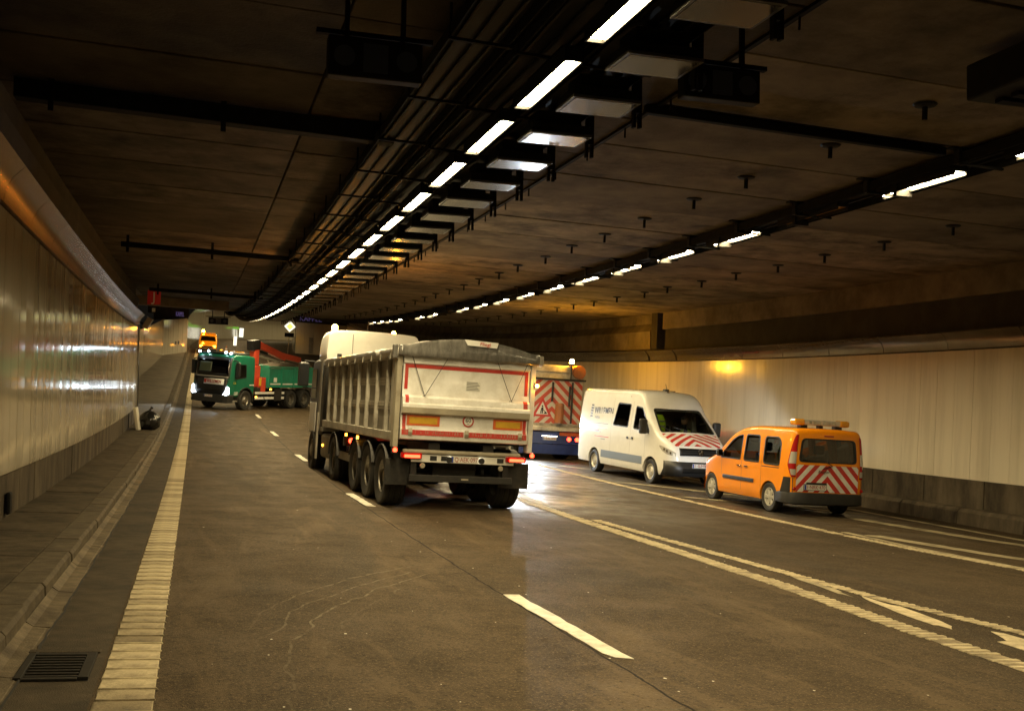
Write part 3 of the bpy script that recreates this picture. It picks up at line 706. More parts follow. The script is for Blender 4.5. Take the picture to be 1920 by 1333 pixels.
# ------------------------------------------------------------------ ceiling
ceil = struct(sweep([(-4.6, -.16), (16.4, -.16)], -26, 255, 1.2, Wc).build('ceiling', 'concrete_dark'))
def slab(u0, u1, s0, s1, m='concrete_ceiling', ns=1):
    d = RND.uniform(-.006, .006); q = RND.uniform(-.004, .004)
    b = wbox(u0 + .012, u1 - .012, s0 + .022, s1 - .022, d, d - .14, Wc, ns); o = b.build('slab', m, ceil, bevel=.012); return o
mm = ['concrete_ceiling']
for v in range(3):
    c = (.15 + .03 * v, .122 + .024 * v, .09 + .018 * v); mat('concrete_ceiling_%d' % v, c, .85, spec=.12, var=.32, vscale=.9 + .4 * v, bump=.4, bscale=30, dirt=(.028, .022, .017), dscale=.55 + .25 * v, damount=.85); mm.append('concrete_ceiling_%d' % v)
shaded = []  # darker concrete: shade of the dim left ceiling put into the colour
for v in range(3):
    c = (.07 + .016 * v, .056 + .013 * v, .042 + .01 * v); mat('concrete_shade_%d' % v, c, .85, spec=.12, var=.35, vscale=.9 + .4 * v, bump=.4, bscale=30, dirt=(.018, .015, .012), dscale=.55 + .25 * v, damount=.85); shaded.append('concrete_shade_%d' % v)
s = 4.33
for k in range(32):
    slab(-2.34, 1.24, s, s + 1.87, RND.choice(shaded)); slab(1.24, 4.9, s, s + 1.87, RND.choice(shaded))
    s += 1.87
s = 3.65
for k in range(33):
    slab(4.9, 9.9, s, s + 1.87, RND.choice(mm)); slab(9.9, 15.7, s, s + 1.87, RND.choice(mm)); s += 1.87
sweep([(-4.6, 0), (16.2, 0)], 65, 255, 2, Wc).build('slab', 'concrete_ceiling', ceil)
sweep([(-4.6, 0), (16.2, 0)], -26, 3.6, 2, Wc).build('slab', 'concrete_ceiling', ceil)
sweep([(-4.6, .02), (-2.34, .02)], 43.2, 112, 2, Wc).build('slab', 'concrete_ceiling', ceil)
# long rough ledge above the left cornice
led = sweep([(-2.29, 4.6), (-2.2, 4.62), (-2.14, 4.9), (-2.29, 5.1)], -10, 43, 1.2, W, True).build('service_ledge', 'concrete_dark'); tag(led, 'rough dark service ledge between the bronze cornice and the ceiling', 'ledge')
# beam across the ceiling at the low point
bm_ = wbox(-4.4, 1.35, 50, 50.6, .0, .42, lambda u, s, d: Wc(u, s, d), 1); bo = bm_.build('ceiling_beam', 'concrete_ceiling', None, bevel=.02); tag(bo, 'shallow lit concrete beam across the ceiling above the green truck', 'beam')
# transverse dark pipes with hangers
def cross_pipe(s, u0, u1, d, r, hang, label):
    e = empty('overhead_duct', frame(0, s)); inv = e.matrix_world.inverted(); tag(e, label, 'trunking', 'dark trunking hung across the ceiling')
    MB().hexa([inv @ p for p in (Wc(u0, s - r, d + r), Wc(u1, s - r, d + r), Wc(u1, s + r, d + r), Wc(u0, s + r, d + r), Wc(u0, s - r, d - r), Wc(u1, s - r, d - r), Wc(u1, s + r, d - r), Wc(u0, s + r, d - r))]).build('duct', 'tray_metal', e, bevel=.01)
    for u in hang:
        MB().hexa([inv @ p for p in (Wc(u - .03, s - r - .03, d + r + .12), Wc(u + .03, s - r - .03, d + r + .12), Wc(u + .03, s - r - .003, d + r + .12), Wc(u - .03, s - r - .003, d + r + .12), Wc(u - .03, s - r - .03, .01), Wc(u + .03, s - r - .03, .01), Wc(u + .03, s - r - .003, .01), Wc(u - .03, s - r - .003, .01))]).build('hanger', 'tray_metal', e)
cross_pipe(13.45, -2.1, 2.3, .14, .11, (-1.7, .22), 'thickest dark trunking across the ceiling, nearest on the left side')
cross_pipe(26.2, -1.75, 2.3, .22, .06, (-1.6, .28, 2.1), 'dark trunking on three hangers, middle one over the left lane')
cross_pipe(40.5, -1.7, 2.3, .22, .06, (-1.4, .45, 2.0), 'dark trunking on three hangers beside the red letter sign')
cross_pipe(11.15, 4.75, 8.75, .07, .05, (), 'thin dark trunking from the lamp row towards the second lamp row')
# ------------------------------------------------------------------ cable trays and lamps
def tray(name, u0, u1, s0, s1, d0, d1, label, rungs=True):
    e = sweep([(u0, d1), (u0 + .012, d1), (u0 + .012, d0), (u0, d0)], s0, s1, 2, Wc, True).build(name, 'tray_metal'); tag(e, label, 'cable tray')
    sweep([(u1 - .012, d1), (u1, d1), (u1, d0), (u1 - .012, d0)], s0, s1, 2, Wc, True).build('side_rail', 'tray_metal', e)
    sweep([(u0 + .02, d0 + .002), (u1 - .02, d0 + .002), (u1 - .02, d0 + .012), (u0 + .02, d0 + .012)], s0, s1, 2, Wc, True).build('base_sheet', 'black_metal', e)
    for k in range(3):
        c = u0 + (u1 - u0) * (.2 + .3 * k); b = MB().tube([Wc(c + .02 * math.sin(s * .7 + k), s, d0 + .035) for s in [s0 + (s1 - s0) * q / 60 for q in range(61)]], .02, 5); b.build('cable', 'black_metal', e)
    s = max(s0, 3) + .6
    while s < min(s1, 64):
        for u in (u0, u1): MB().tube([Wc(u, s, 0.0), Wc(u, s, d1 + .02)], .012, 5).build('hanger', 'tray_metal', e)
        wbox(u0 - .02, u1 + .02, s - .02, s + .02, d1 + .004, d1 + .03, Wc).build('rung', 'tray_metal', e); s += 1.87
tray('cable_tray', 2.05, 2.6, -8, 110, .18, .30, 'wide dark cable tray on the left of the bright lamp row')
tray('cable_tray', 3.26, 3.95, -8, 110, .26, .36, 'dark cable tray carrying the square floodlights')
tray('cable_tray', 2.68, 3.2, -8, 110, .24, .34, 'dark cable tray from which the bright lamp row hangs')
tray('cable_tray', 8.95, 9.55, -8, 110, .06, .19, 'dark cable tray over the second lamp row')

def lamp_mesh(l, w, d):
    h = MB(); x = w / 2
    h.box(-x, -x + .015, -l / 2, l / 2, -.0, d); h.box(x - .015, x, -l / 2, l / 2, -.0, d); h.box(-x, x, -l / 2, l / 2, d, d + .03); h.box(-x, x, -l / 2, -l / 2 + .02, .0, d - .001); h.box(-x, x, l / 2 - .02, l / 2, .0, d - .001)
    hm = h.mesh('housing'); hm.materials.append(M('black_metal'))
    dm = MB().add([(-x + .018, -l / 2 + .022, .032), (x - .018, -l / 2 + .022, .032), (x - .018, l / 2 - .022, .032), (-x + .018, l / 2 - .022, .032)], [(3, 2, 1, 0)]).mesh('diffuser'); dm.materials.append(M('lamp_diffuser'))
    b = MB(); b.box(-.02, .02, -.5, .5, d + .031, d + .12); bm2 = b.mesh('bracket'); bm2.materials.append(M('tray_metal'))
    return hm, dm, bm2
def hang_frame(u, s, z, mapf):
    p = mapf(u, s, z); t = (mapf(u, s + .5, z) - mapf(u, s - .5, z)).normalized(); r = (mapf(u + .5, s, z) - mapf(u - .5, s, z)).normalized(); n = r.cross(t).normalized(); r = t.cross(n)
    return Matrix(((r.x, t.x, n.x, p.x), (r.y, t.y, n.y, p.y), (r.z, t.z, n.z, p.z), (0, 0, 0, 1)))
LH = lamp_mesh(1.55, .17, .1)
L1U, L1Z = 3.0, 4.66
seen = 0
for k in range(-3, 54):
    s = 8.19 + 2.01 * k - .83
    e = empty('strip_lamp', hang_frame(L1U, s, L1Z, W))
    if s > 5: seen += 1
    if 1 <= seen <= 20: lab = 'bright white strip lamp, %s from the top of the picture in the main row' % ordinal(seen)
    elif seen > 20: lab = 'tiny bright strip lamp at the far vanishing end of the main row'
    else: lab = 'bright strip lamp of the main row behind the viewpoint'
    tag(e, lab, 'ceiling lamp', 'strip lamps of the main row' if not (1 <= seen <= 20) else 'main row of strip lamps')
    for nm, me in zip(('housing', 'diffuser', 'bracket'), LH): link(nm, me, None, e)
for k in range(28):
    e = empty('strip_lamp', hang_frame(3.0, 120 + k * 4, L1Z, W)); tag(e, 'strip lamp over the distant bend', 'ceiling lamp', 'strip lamps over the distant bend')
    for nm, me in zip(('housing', 'diffuser', 'bracket'), LH): link(nm, me, None, e)
# small wire clips beside the lamps
# square floodlights, unlit, beside the lamps
fm = MB(); fm.box(-.32, .32, -.24, .24, .03, .12); fm.box(-.24, .24, -.18, .18, .121, .26); fmm = fm.mesh('housing'); fmm.materials.append(M('black_metal'))
fb = MB(); fb.box(-.34, .34, -.26, .26, .0, .029); fbm = fb.mesh('rim'); fbm.materials.append(M('flood_rim'))
fg = MB().add([(-.31, -.23, -.003), (.31, -.23, -.003), (.31, .23, -.003), (-.31, .23, -.003)], [(3, 2, 1, 0)]).mesh('glass'); fg.materials.append(M('lamp_glass'))
fk = MB(); fk.prism([(.36, -.16), (.385, -.16), (.385, -.02), (.42, -.02), (.42, -.16), (.445, -.16), (.445, .34), (.36, .34)], -.03, .03, 'y'); fkm = fk.mesh('bracket'); fkm.materials.append(M('tray_metal'))
n_ = 0
for k in range(-3, 36):
    s = 8.34 + 1.30 * k
    if s < 5.2: continue
    n_ += 1; e = empty('floodlight', hang_frame(3.62, s, 4.60, W) @ Matrix.Rotation(rad(RND.uniform(-2, 2)), 4, 'X'))
    tag(e, ('unlit flat square floodlight, %s from the near end beside the lamp row' % ordinal(n_)) if n_ < 19 else 'unlit flat floodlight at the far end of the row beside the lamps', 'floodlight', 'row of unlit floodlights' if n_ < 19 else 'far unlit floodlights')
    for nm, me in zip(('housing', 'rim', 'glass', 'bracket'), (fmm, fbm, fg, fkm)): link(nm, me, None, e)
# second row: tubes seen from the side
th = MB(); th.box(-.10, .10, -.86, .86, .0501, .10); th.box(-.09, -.08, -.86, .86, .004, .05); th.box(.08, .09, -.86, .86, .004, .05); thm = th.mesh('housing'); thm.materials.append(M('black_metal'))
tt = MB().add([(-.075, -.83, .047), (.075, -.83, .047), (.075, .83, .047), (-.075, .83, .047)], [(3, 2, 1, 0)]).mesh('tube'); tt.materials.append(M('lamp_tube'))
tu = tt.copy(); tu.materials.clear(); tu.materials.append(M('amber_off')); tu.name = 'tube'
tk = MB(); tk.box(-.12, .13, .28, .36, -.06, .12); tkm = tk.mesh('bracket'); tkm.materials.append(M('black_metal'))
n_ = 0
for k in range(-3, 19):
    s = 12.3 + 2.58 * k
    e = empty('tube_lamp', hang_frame(9.25, s, 4.78, W)); lit = k != 1 and k not in (11, 14)
    if s > 8: n_ += 1
    if 1 <= n_ <= 12: lab = '%s tube lamp, %s from the picture edge in the second row' % ('lit' if lit else 'unlit amber', ordinal(n_))
    elif n_ > 12: lab = 'tiny tube lamp at the far end of the second row'
    else: lab = 'tube lamp of the second row behind the viewpoint'
    tag(e, lab, 'ceiling lamp', 'tube lamps of the second row' if 1 <= n_ <= 12 else 'remaining tube lamps of the second row')
    for nm, me in zip(('housing', 'tube', 'bracket'), (thm, tt if lit else tu, tkm)): link(nm, me, None, e)
# dark clamps over the second tray
cm_ = MB(); cm_.box(-.18, .18, -.06, .06, -.02, .0); cm_.box(-.07, .07, -.05, .05, -.2, -.02); cmm = cm_.mesh('tray_clamp'); cmm.materials.append(M('black_metal'))
for k in range(24):
    o = link('tray_clamp', cmm, None); o.matrix_world = hang_frame(9.0, 7.4 + 1.87 * k, -.002, lambda u, s, z: Wc(u, s, -z)); tag(o, ('black clamp on the second lamp tray, %s from the near end' % ordinal(k + 1)) if k < 14 else 'tiny far black clamp on the second lamp tray', 'clamp', 'tray clamps' if k < 14 else 'far tray clamps')
# T-shaped ceiling hangers
hk = MB(); hk.lathe([(-.001, .13), (-.02, .11), (-.03, .05), (-.03, .001)], (0, 0, 0), 'z', 16); hk.box(-.02, .02, -.02, .02, -.17, -.02); hkm = hk.mesh('ceiling_hook'); hkm.materials.append(M('black_metal'))
for u, lab, grp in ((7.5, 'small dark T-shaped hook between the lamp rows', 'hooks between the lamp rows'), (12.2, 'small dark T-shaped ceiling hook near the white wall', 'hooks near the far wall')):
    for k in range(26):
        s = (9.95 if u < 8 else 11.5) + 1.87 * k
        o = link('ceiling_hook', hkm, None); o.matrix_world = hang_frame(u + RND.uniform(-.05, .05), s + RND.uniform(-.1, .1), -.004, lambda u, s, z: Wc(u, s, -z)) @ Matrix.Rotation(rad(RND.uniform(-15, 15)), 4, 'Z'); tag(o, (lab + ', ' + ordinal(k + 1) + ' from the near end') if k < 14 else 'tiny far ' + lab[6:], 'hook', grp + ('' if k < 14 else ', far end'))
# ledge strip with small eyelets right of the floodlights
rl = sweep([(4.88, .0), (4.93, .0), (4.93, .035), (4.88, .035)], -8, 64, 2, Wc, True).build('ceiling_rail', 'tray_metal'); tag(rl, 'thin dark rail along the ceiling right of the floodlights', 'rail')
for k in range(36): MB().tube([Wc(4.905, 5.6 + k * 1.3, .036), Wc(4.905, 5.6 + k * 1.3, .15)], .012, 5).build('stud', 'tray_metal', rl)
# lane signals
def signal(u, s, z, label, w=.8, h=.34):
    e = empty('lane_signal', hang_frame(u, s, z, W)); tag(e, label, 'lane signal', 'lane signals under the ceiling')
    MB().box(-w / 2, w / 2, .0, .14, -h / 2, h / 2).build('case', 'black_metal', e, bevel=.012)
    for x in (-w * .33, w * .33): MB().lathe([(-.004, .09), (-.004, .001)], (x, 0, 0), 'y', 18).build('lens', 'signal_grey', e)
    MB().box(-w * .13, w * .13, -.004, -.001, -h * .36, h * .36).build('display', 'signal_grey', e)
    for x in (-w * .3, w * .3): MB().box(x - .02, x + .02, .05, .09, h / 2 + .001, HC - CC * u - z - .01).build('hanger', 'tray_metal', e)
    MB().box(-w * .62, w * .62, .04, .1, h / 2 + .02, h / 2 + .06).build('arm', 'tray_metal', e)
signal(1.37, 9.0, 4.62, 'dark lane signal box nearest on the left side of the ceiling')
signal(4.4, 8.6, 4.62, 'dark lane signal box to the right of the floodlights', .75, .3)
signal(1.05, 58, 4.55, 'small lane signal over the road above the green truck', 1.0, .36)
# dark ventilation box at the top right
e = empty('ventilator', hang_frame(8.3, 7.4, 4.78, W)); tag(e, 'large dark ribbed ventilator box on the ceiling at the top right', 'ventilator')
MB().box(-1.5, 1.5, -1.0, 1.0, -.14, .2).build('case', 'black_metal', e, bevel=.02)
for k in range(9): MB().box(-1.3, 1.3, -.85 + k * .2, -.75 + k * .2, -.18, -.141).build('louvre', 'tray_metal', e)
# red letter sign at the end of the left wall, with a green exit plate below
e = empty('letter_sign', hang_frame(-1.60, 42.5, 5.0, W)); tag(e, 'red square sign with a white letter J under the ceiling', 'sign')
MB().box(-.24, .24, 0, .06, -.28, .26).build('board', 'sign_red', e, bevel=.02); text('J', .5, 'white_sign', e, (0, -.004, -.01), (1, 0, 0), (0, 0, 1), .002)
MB().box(-.2, .2, .01, .06, -.6, -.34).build('exit_plate', 'black_metal', e)
MB().box(-.06, .06, .0, .009, -.56, -.42).build('pictogram', 'white_sign', e)
# camera box on the end of the left wall
e = empty('camera_housing', hang_frame(-1.83, 43.0, 4.0, W) @ Matrix.Rotation(rad(28), 4, 'Y')); tag(e, 'grey camera housing at the end of the bronze cornice', 'camera')
MB().box(-.11, .11, -.3, .2, -.2, .22).build('case', 'sensor_grey', e, bevel=.015); MB().box(-.13, .13, -.34, .22, .222, .24).build('hood', 'sensor_grey', e); MB().box(-.25, -.112, -.05, .05, -.1, -.05).build('bracket', 'tray_metal', e)
# yellow diamond sign and far lit signs
p = frame(9.25, 120.5)
e = empty('diamond_sign', p); tag(e, 'lit white and yellow diamond priority sign on the far wall corner', 'sign')
MB().prism([(0, 2.4), (.62, 3.02), (0, 3.64), (-.62, 3.02)], 0, .08, 'y').build('board', 'sign_white_lit', e); MB().prism([(0, 2.66), (.36, 3.02), (0, 3.38), (-.36, 3.02)], -.008, -.001, 'y').build('centre', 'sign_yellow', e)
MB().box(-.5, .5, .0, .1, 1.85, 2.3).build('lower_board', 'black_metal', e); MB().tube([(0, .12, -.02), (0, .12, 3.4)], .05, 6).build('post', 'galvanised', e)
e = empty('exit_sign', frame(-.95, 169, .2)); tag(e, 'small lit green exit sign in the distant bend', 'sign'); MB().box(-.45, .45, 0, .1, 1.5, 1.85).build('panel', 'sign_green', e, bevel=.02); MB().box(-.04, .04, .1, .16, 0, 1.9).build('post', 'tray_metal', e)
e = empty('lit_cabinet', frame(-.9, 173, .2)); tag(e, 'glowing white doorway cabinet in the distant bend', 'cabinet'); MB().box(-.32, .32, 0, .1, .3, 1.7).build('window', 'sign_white_lit', e, bevel=.1); MB().box(-.45, .45, .11, .4, -.02, 1.9).build('case', 'galvanised', e)

# ------------------------------------------------------------------ rubbish bag and foam board by the wall end
e = empty('rubbish_bag', frame(-1.52, 39.0, 0, .15)); tag(e, 'glossy black plastic rubbish bag slumped on the pavement', 'bag')
b = MB(); rows = []
for i in range(13):
    t = i / 12; r = .38 * (math.sin(math.pi * min(1, t * .92 + .1)) ** .55); z = .66 * t; row = []
    for k in range(26):
        a = k / 26 * 6.283; q = r * (1 + .22 * noise.noise((math.cos(a) * 2.4, math.sin(a) * 2.4, z * 6)) + .09 * math.sin(a * 9 + z * 7)); row.append((q * math.cos(a) * 1.05, q * math.sin(a), max(.0, z + .05 * noise.noise((math.cos(a) * 3, math.sin(a) * 3, 5)) if 0 < i else 0)))
    rows.append(row)
b.grid(rows, close=True); b.f.append(tuple(range(25, -1, -1))); b.f.append(tuple(12 * 26 + k for k in range(26))); b.build('bag', 'trash_bag', e, smooth=60)
b = MB(); b.tube([(0, .02, .62), (.03, .02, .72), (.08, .05, .78)], [.06, .03, .06], 8); b.build('knot', 'trash_bag', e, smooth=50)
o = MB().prism([(-.05, 0), (.06, 0), (-.10, .78), (-.2, .76)], -.18, .18, 'y').build('foam_board', 'foam_white', None, bevel=.02); o.matrix_world = frame(-1.82, 38.6, rad(-10), .152); tag(o, 'pale board leaning on the wall beside the black bag', 'board')
# ------------------------------------------------------------------ tipper truck
def arc_guard(cx, y, r, w, a0, a1, t=.02, n=10):
    """mudguard arc around a wheel"""
    b = MB(); rows = []
    for i in range(n + 1):
        a = a0 + (a1 - a0) * i / n; c, s_ = math.cos(a), math.sin(a)
        rows.append([(cx - w / 2, y + c * r, .52 + s_ * r), (cx + w / 2, y + c * r, .52 + s_ * r), (cx + w / 2, y + c * (r + t), .52 + s_ * (r + t)), (cx - w / 2, y + c * (r + t), .52 + s_ * (r + t))])
    b.grid(rows, close=True); n = len(b.v); b.f += [(0, 1, 2, 3), (n - 1, n - 2, n - 3, n - 4)]; return b
def beacon(parent, x, y, z, m='beacon_amber', r=.075, name='beacon'):
    o = MB().lathe([(0, r), (r * 1.1, r), (r * 1.7, r * .75), (r * 2.0, .001)], (x, y, z + .04), 'z', 14).build(name, m, parent, smooth=50)
    MB().lathe([(0, r * 1.15), (.039, r * 1.15), (.039, .001)], (x, y, z), 'z', 14).build('base', 'black_plastic', o); return o
def plate(parent, pos, right, body, w=.52, h=.11, n=(0, -1, 0), lit=False):
    r = Vector(right).normalized(); u = Vector((0, 0, 1)); nn = Vector(n); c = Vector(pos)
    def q(a, z, d): return c + r * a + u * z + nn * d
    def bx(a0, a1, z0, z1, d0, d1, name, m, par): 
        b = MB().hexa([q(a0, z0, d0), q(a1, z0, d0), q(a1, z0, d1), q(a0, z0, d1), q(a0, z1, d0), q(a1, z1, d0), q(a1, z1, d1), q(a0, z1, d1)]); return b.build(name, m, par)
    p = bx(-w / 2, w / 2, -h / 2, h / 2, 0, .008, 'number_plate', 'plate_white', parent)
    bx(-w / 2 + .004, -w / 2 + .045, -h / 2 + .004, h / 2 - .004, .0085, .0095, 'blue_band', 'plate_blue', p)
    text(body, h * 1.02, 'plate_red', p, q(.022, 0, .0097), r, u, .0008, fit=w * .82)
    return p
T = empty('tipper_truck', frame(4.54, 18.25, rad(2.4))); tag(T, 'white and silver tipper lorry with a tarpaulin-covered trailer in the middle of the road', 'truck')
zb0, zt0, bl = 1.24, 2.74, 7.95
body = MB(); 
for s_ in (-1, 1): body.box(s_ * 1.17 - .015, s_ * 1.17 + .015, .22, bl, zb0, zt0)
body.box(-1.155, 1.155, bl - .05, bl, zb0, zt0 + .05); body.box(-1.155, 1.155, .22, bl - .051, zb0, zb0 + .05)
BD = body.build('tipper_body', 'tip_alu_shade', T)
for s_ in (-1, 1):
    ys = [.95 + k * .92 for k in range(8)]
    for y in ys[:]: MB().prism([(s_ * 1.186, y - .06), (s_ * 1.26, y - .038), (s_ * 1.26, y + .038), (s_ * 1.186, y + .06)], zb0 + .1, zt0 - .12, 'z').build('rib', 'tip_alu', BD, bevel=.006)
    MB().box(*sorted((s_ * 1.187, s_ * 1.275)), .1, bl, zt0 - .119, zt0 + .0).build('top_rail', 'tip_alu', BD, bevel=.012)
    MB().box(*sorted((s_ * 1.187, s_ * 1.265)), .1, bl, zb0 - .06, zb0 + .099).build('bottom_rail', 'tip_alu', BD, bevel=.012)
    MB().box(*sorted((s_ * 1.187, s_ * 1.245)), .2, .56, zb0 + .1, zt0 - .12).build('rear_panel', 'tip_alu', BD, bevel=.006)
    for k, y in enumerate(ys[:-1] + [.25]):
        y0, y1 = (y + .07, y + .85) if k < 7 else (.565, .88)
        for zc in (1.80, 2.24):
            b = MB()
            for q in range(3): b.box(*sorted((s_ * 1.187, s_ * (1.205 + .006 * (q == 1)))), y0, y1, zc - .075 + q * .052, zc - .035 + q * .052)
            b.build('stiffener', 'tip_alu', BD)
    MB().box(*sorted((s_ * 1.19, s_ * 1.285)), -.02, .199, zb0 - .16, zt0 + .06).build('corner_post', 'tail_dirty' if s_ < 0 else 'tail_white', BD, bevel=.015)
b = MB(); b.box(-.6, -.4, .12, bl, zb0 - .2, zb0 - .062); b.box(.4, .6, .12, bl, zb0 - .2, zb0 - .062)
for k in range(9): b.box(-1.15, 1.15, .3 + k * .9, .4 + k * .9, zb0 - .06, zb0 - .003)
b.build('under_frame', 'chassis', BD)
# tailgate: a pressed panel extruded across
prof = [(.0, 2.70), (-.01, 2.60), (-.035, 2.585), (-.035, 2.555), (.0, 2.545), (.0, 2.1), (-.03, 2.0), (-.075, 1.96), (-.085, 1.90), (-.09, 1.865), (-.115, 1.845), (-.125, 1.80), (-.12, 1.70), (-.09, 1.68), (-.02, 1.665), (-.015, 1.5), (-.03, 1.44), (-.055, 1.40), (-.06, 1.32), (-.045, 1.24), (.06, 1.22), (.06, 2.70)]
TG = MB().prism(prof, -1.17, 1.17, 'x').build('tailgate', 'tail_white', T, smooth=25)
ledge = MB().prism([(-.1275, 1.79), (-.1225, 1.699), (-.0905, 1.675), (-.09, 1.67), (-.124, 1.692), (-.13, 1.79)], -1.172, 1.172, 'x').build('ledge_lip', 'tail_dirty', TG)
def tape(x0, x1, pts, name='red_strip'):
    b = MB(); b.grid([[(x0, y - .004, z) for y, z in pts], [(x1, y - .004, z) for y, z in pts]]); return b.build(name, 'red_tape', TG)
tape(-1.14, 1.14, [(-.0005, 2.54), (-.0005, 2.475)])
for a, c in ((-1.14, -1.08), (1.08, 1.14)):
    tape(a, c, [(.0, 2.474), (.0, 2.1), ]); tape(a + .02, c + .02, [(-.03, 2.0), (-.075, 1.96), (-.085, 1.90), (-.09, 1.865)]) if a < 0 else tape(a - .03, c - .01, [(-.03, 2.0), (-.075, 1.96), (-.085, 1.90), (-.09, 1.865)])
    tape(a, c, [(-.019, 1.66), (-.015, 1.5), (-.03, 1.44), (-.054, 1.405)])
tape(-1.15, -.03, [(-.0555, 1.40), (-.0605, 1.31)]); tape(.03, 1.15, [(-.0555, 1.40), (-.0605, 1.31)])
# scratches and drips over the red strip
b = MB(); r = random.Random(3)
for k in range(120):
    x = r.uniform(-1.1, 1.1); a = r.uniform(.02, .085); b.box(x, x + .004, -.063, -.0605, 1.30, 1.33 + a)
o = b.build('dirt_runs', 'tail_dirty', TG); o['kind'] = 'stuff'
for x0, x1 in ((-1.06, -.47), (.52, 1.07)):
    o = MB().box(x0, x1, -.030, -.021, 1.475, 1.655).build('marker_plate', 'retro_red', TG); MB().box(x0 + .045, x1 - .045, -.033, -.0305, 1.51, 1.62).build('reflective_field', 'retro_yellow', o)
o = MB().lathe([(-.034, .001), (-.034, .103), (-.022, .103)], (.05, 0, 1.595), 'y', 26).build('speed_sign', 'red_tape', TG); MB().lathe([(-.036, .001), (-.036, .08)], (.05, 0, 1.595), 'y', 24).build('field', 'white_sign', o)
text('60', .105, 'black_print', o, (.05, -.0372, 1.605), (1, 0, 0), (0, 0, 1), .0005); text('km', .035, 'black_print', o, (.05, -.0372, 1.545), (1, 0, 0), (0, 0, 1), .0005)
o = MB().box(-.02, .24, -.006, -.0005, 2.13, 2.30).build('info_sticker', 'white_sign', TG)
for k in range(6): MB().box(-.01, .23 - .02 * (k % 3), -.0075, -.0062, 2.145 + k * .026, 2.157 + k * .026).build('printed_line', 'grey_print', o)
for x in (-1.0, .02, 1.02): MB().prism([(-.075, 1.3), (-.1, 1.36), (-.085, 1.43), (-.06, 1.42), (-.063, 1.3)], x - .035, x + .035, 'x').build('latch', 'tail_dirty', TG, bevel=.006)
for x in (-.78, .82): MB().lathe([(-.03, .025), (-.005, .03)], (x, -.03, 1.985), 'y', 8).build('rope_hook', 'tip_alu', TG)
for a, c, d in ((-1.06, -.78, -.36), (.50, .82, 1.12)):
    MB().tube([(a, -.06, 2.74), (c, -.075, 1.99)], .0055, 5).build('rope', 'black_plastic', TG); MB().tube([(d, -.06, 2.74), (c, -.075, 1.99)], .0055, 5).build('rope', 'black_plastic', TG)
# tarpaulin over the load
b = MB(); rows = []
ny, nx = 48, 26
for i in range(ny + 1):
    y = -.09 + (bl + .12) * i / ny; row = []
    for k in range(nx + 1):
        x = -1.30 + 2.6 * k / nx; q = max(0, 1 - (x / 1.22) ** 2)
        hump = .21 * q * (.35 + .65 * math.exp(-((y - .5) / 1.3) ** 2)) if y > .15 else .21 * q * max(0, (y + .09) / .24) ** .7
        z = 2.83 + hump * (.9 if abs(x) < 1 else .7) + .022 * math.sin(y * 9 + x * 1.2 + 2 * noise.noise((x, y * .5, 3))) * q + .028 * noise.noise((x * 2.6, y * 1.6, 1)) + (.02 * noise.noise((x * 7, y * 3, 4)))
        if abs(x) > 1.24: z = 2.80 + .02 * noise.noise((y * 4, x, 0))
        row.append((x, y, z))
    row = [(-1.305, y, 2.66 + .03 * noise.noise((y * 3, 0, 8)))] + row + [(1.305, y, 2.66 + .03 * noise.noise((y * 3, 5, 8)))]
    rows.append(row)
b.grid(rows); TP = b.build('tarpaulin', 'tarp', T, smooth=60)
TP.modifiers.new('thickness', 'SOLIDIFY').thickness = .006
b = MB(); rows = []
for i in range(9):
    t = i / 8; rows.append([(-1.3 + 2.6 * k / 30, -.105 - .03 * math.sin(t * 2.6) - .012 * noise.noise((k * .5, t * 3, 2)), 2.86 - .19 * t + (.17 * max(0, 1 - ((-1.3 + 2.6 * k / 30) / 1.15) ** 2) * (1 - t) ** 2) + .02 * noise.noise((k * .35, 7, 0)) * t) for k in range(31)])
b.grid(rows); o = b.build('rear_flap', 'tarp_dark', TP, smooth=60); o.modifiers.new('thickness', 'SOLIDIFY').thickness = .004
o = MB().add([(-.08, -.158, 2.93), (.46, -.17, 2.91), (.50, -.125, 3.01), (-.13, -.115, 3.03)], [(0, 1, 2, 3)]).build('maker_strip', 'white_sign', TP)
text('Fliegl', .1, 'red_tape', o, (.24, -.156, 2.965), (1, -.02, -.03), (0, .4, .9), .001, shear=.25)
for k in range(9): MB().tube([(-1.3, .5 + k * .85, 2.72), (-1.31, .5 + k * .85, 2.62)], .014, 5).build('tie_ring', 'tip_alu', TP)
MB().box(-1.38, -1.29, -.06, .06, 2.62, 2.86).build('winch', 'tarp_dark', TP, bevel=.02); MB().box(1.29, 1.40, -.08, .06, 2.66, 2.84).build('winch', 'tip_alu', TP, bevel=.02)
# chassis, lamp bar, bumper
b = MB(); b.box(-.58, -.42, .35, 7.6, .78, 1.035); b.box(.42, .58, .35, 7.6, .78, 1.035)
for y in (.95, 2.26, 3.57): b.box(-.95, .95, y - .07, y + .07, .45, .6)
b.box(-.4, .4, .5, .65, .5, 1.0); CH = b.build('trailer_chassis', 'chassis', T)
MB().box(-1.08, 1.1, .02, .14, .985, 1.06).build('tube_bar', 'tail_dirty', CH, bevel=.03); MB().box(-.92, .98, .06, .1, .84, .975).build('lamp_panel', 'cab_white', CH, bevel=.008)
for x in (-.52, -.32, .72): MB().box(x - .06, x + .06, .05, .059, .875, .955).build('panel_opening', 'black_plastic', CH)
MB().box(-.95, .95, .02, .12, .5, .62).build('bumper_bar', 'chassis', CH, bevel=.01); MB().box(.0, .13, .012, .019, .55, .575).build('bumper_label', 'tail_dirty', CH)
for x in (-.85, .85): MB().box(x - .05, x + .05, .13, .5, .55, .85).build('bumper_arm', 'chassis', CH)
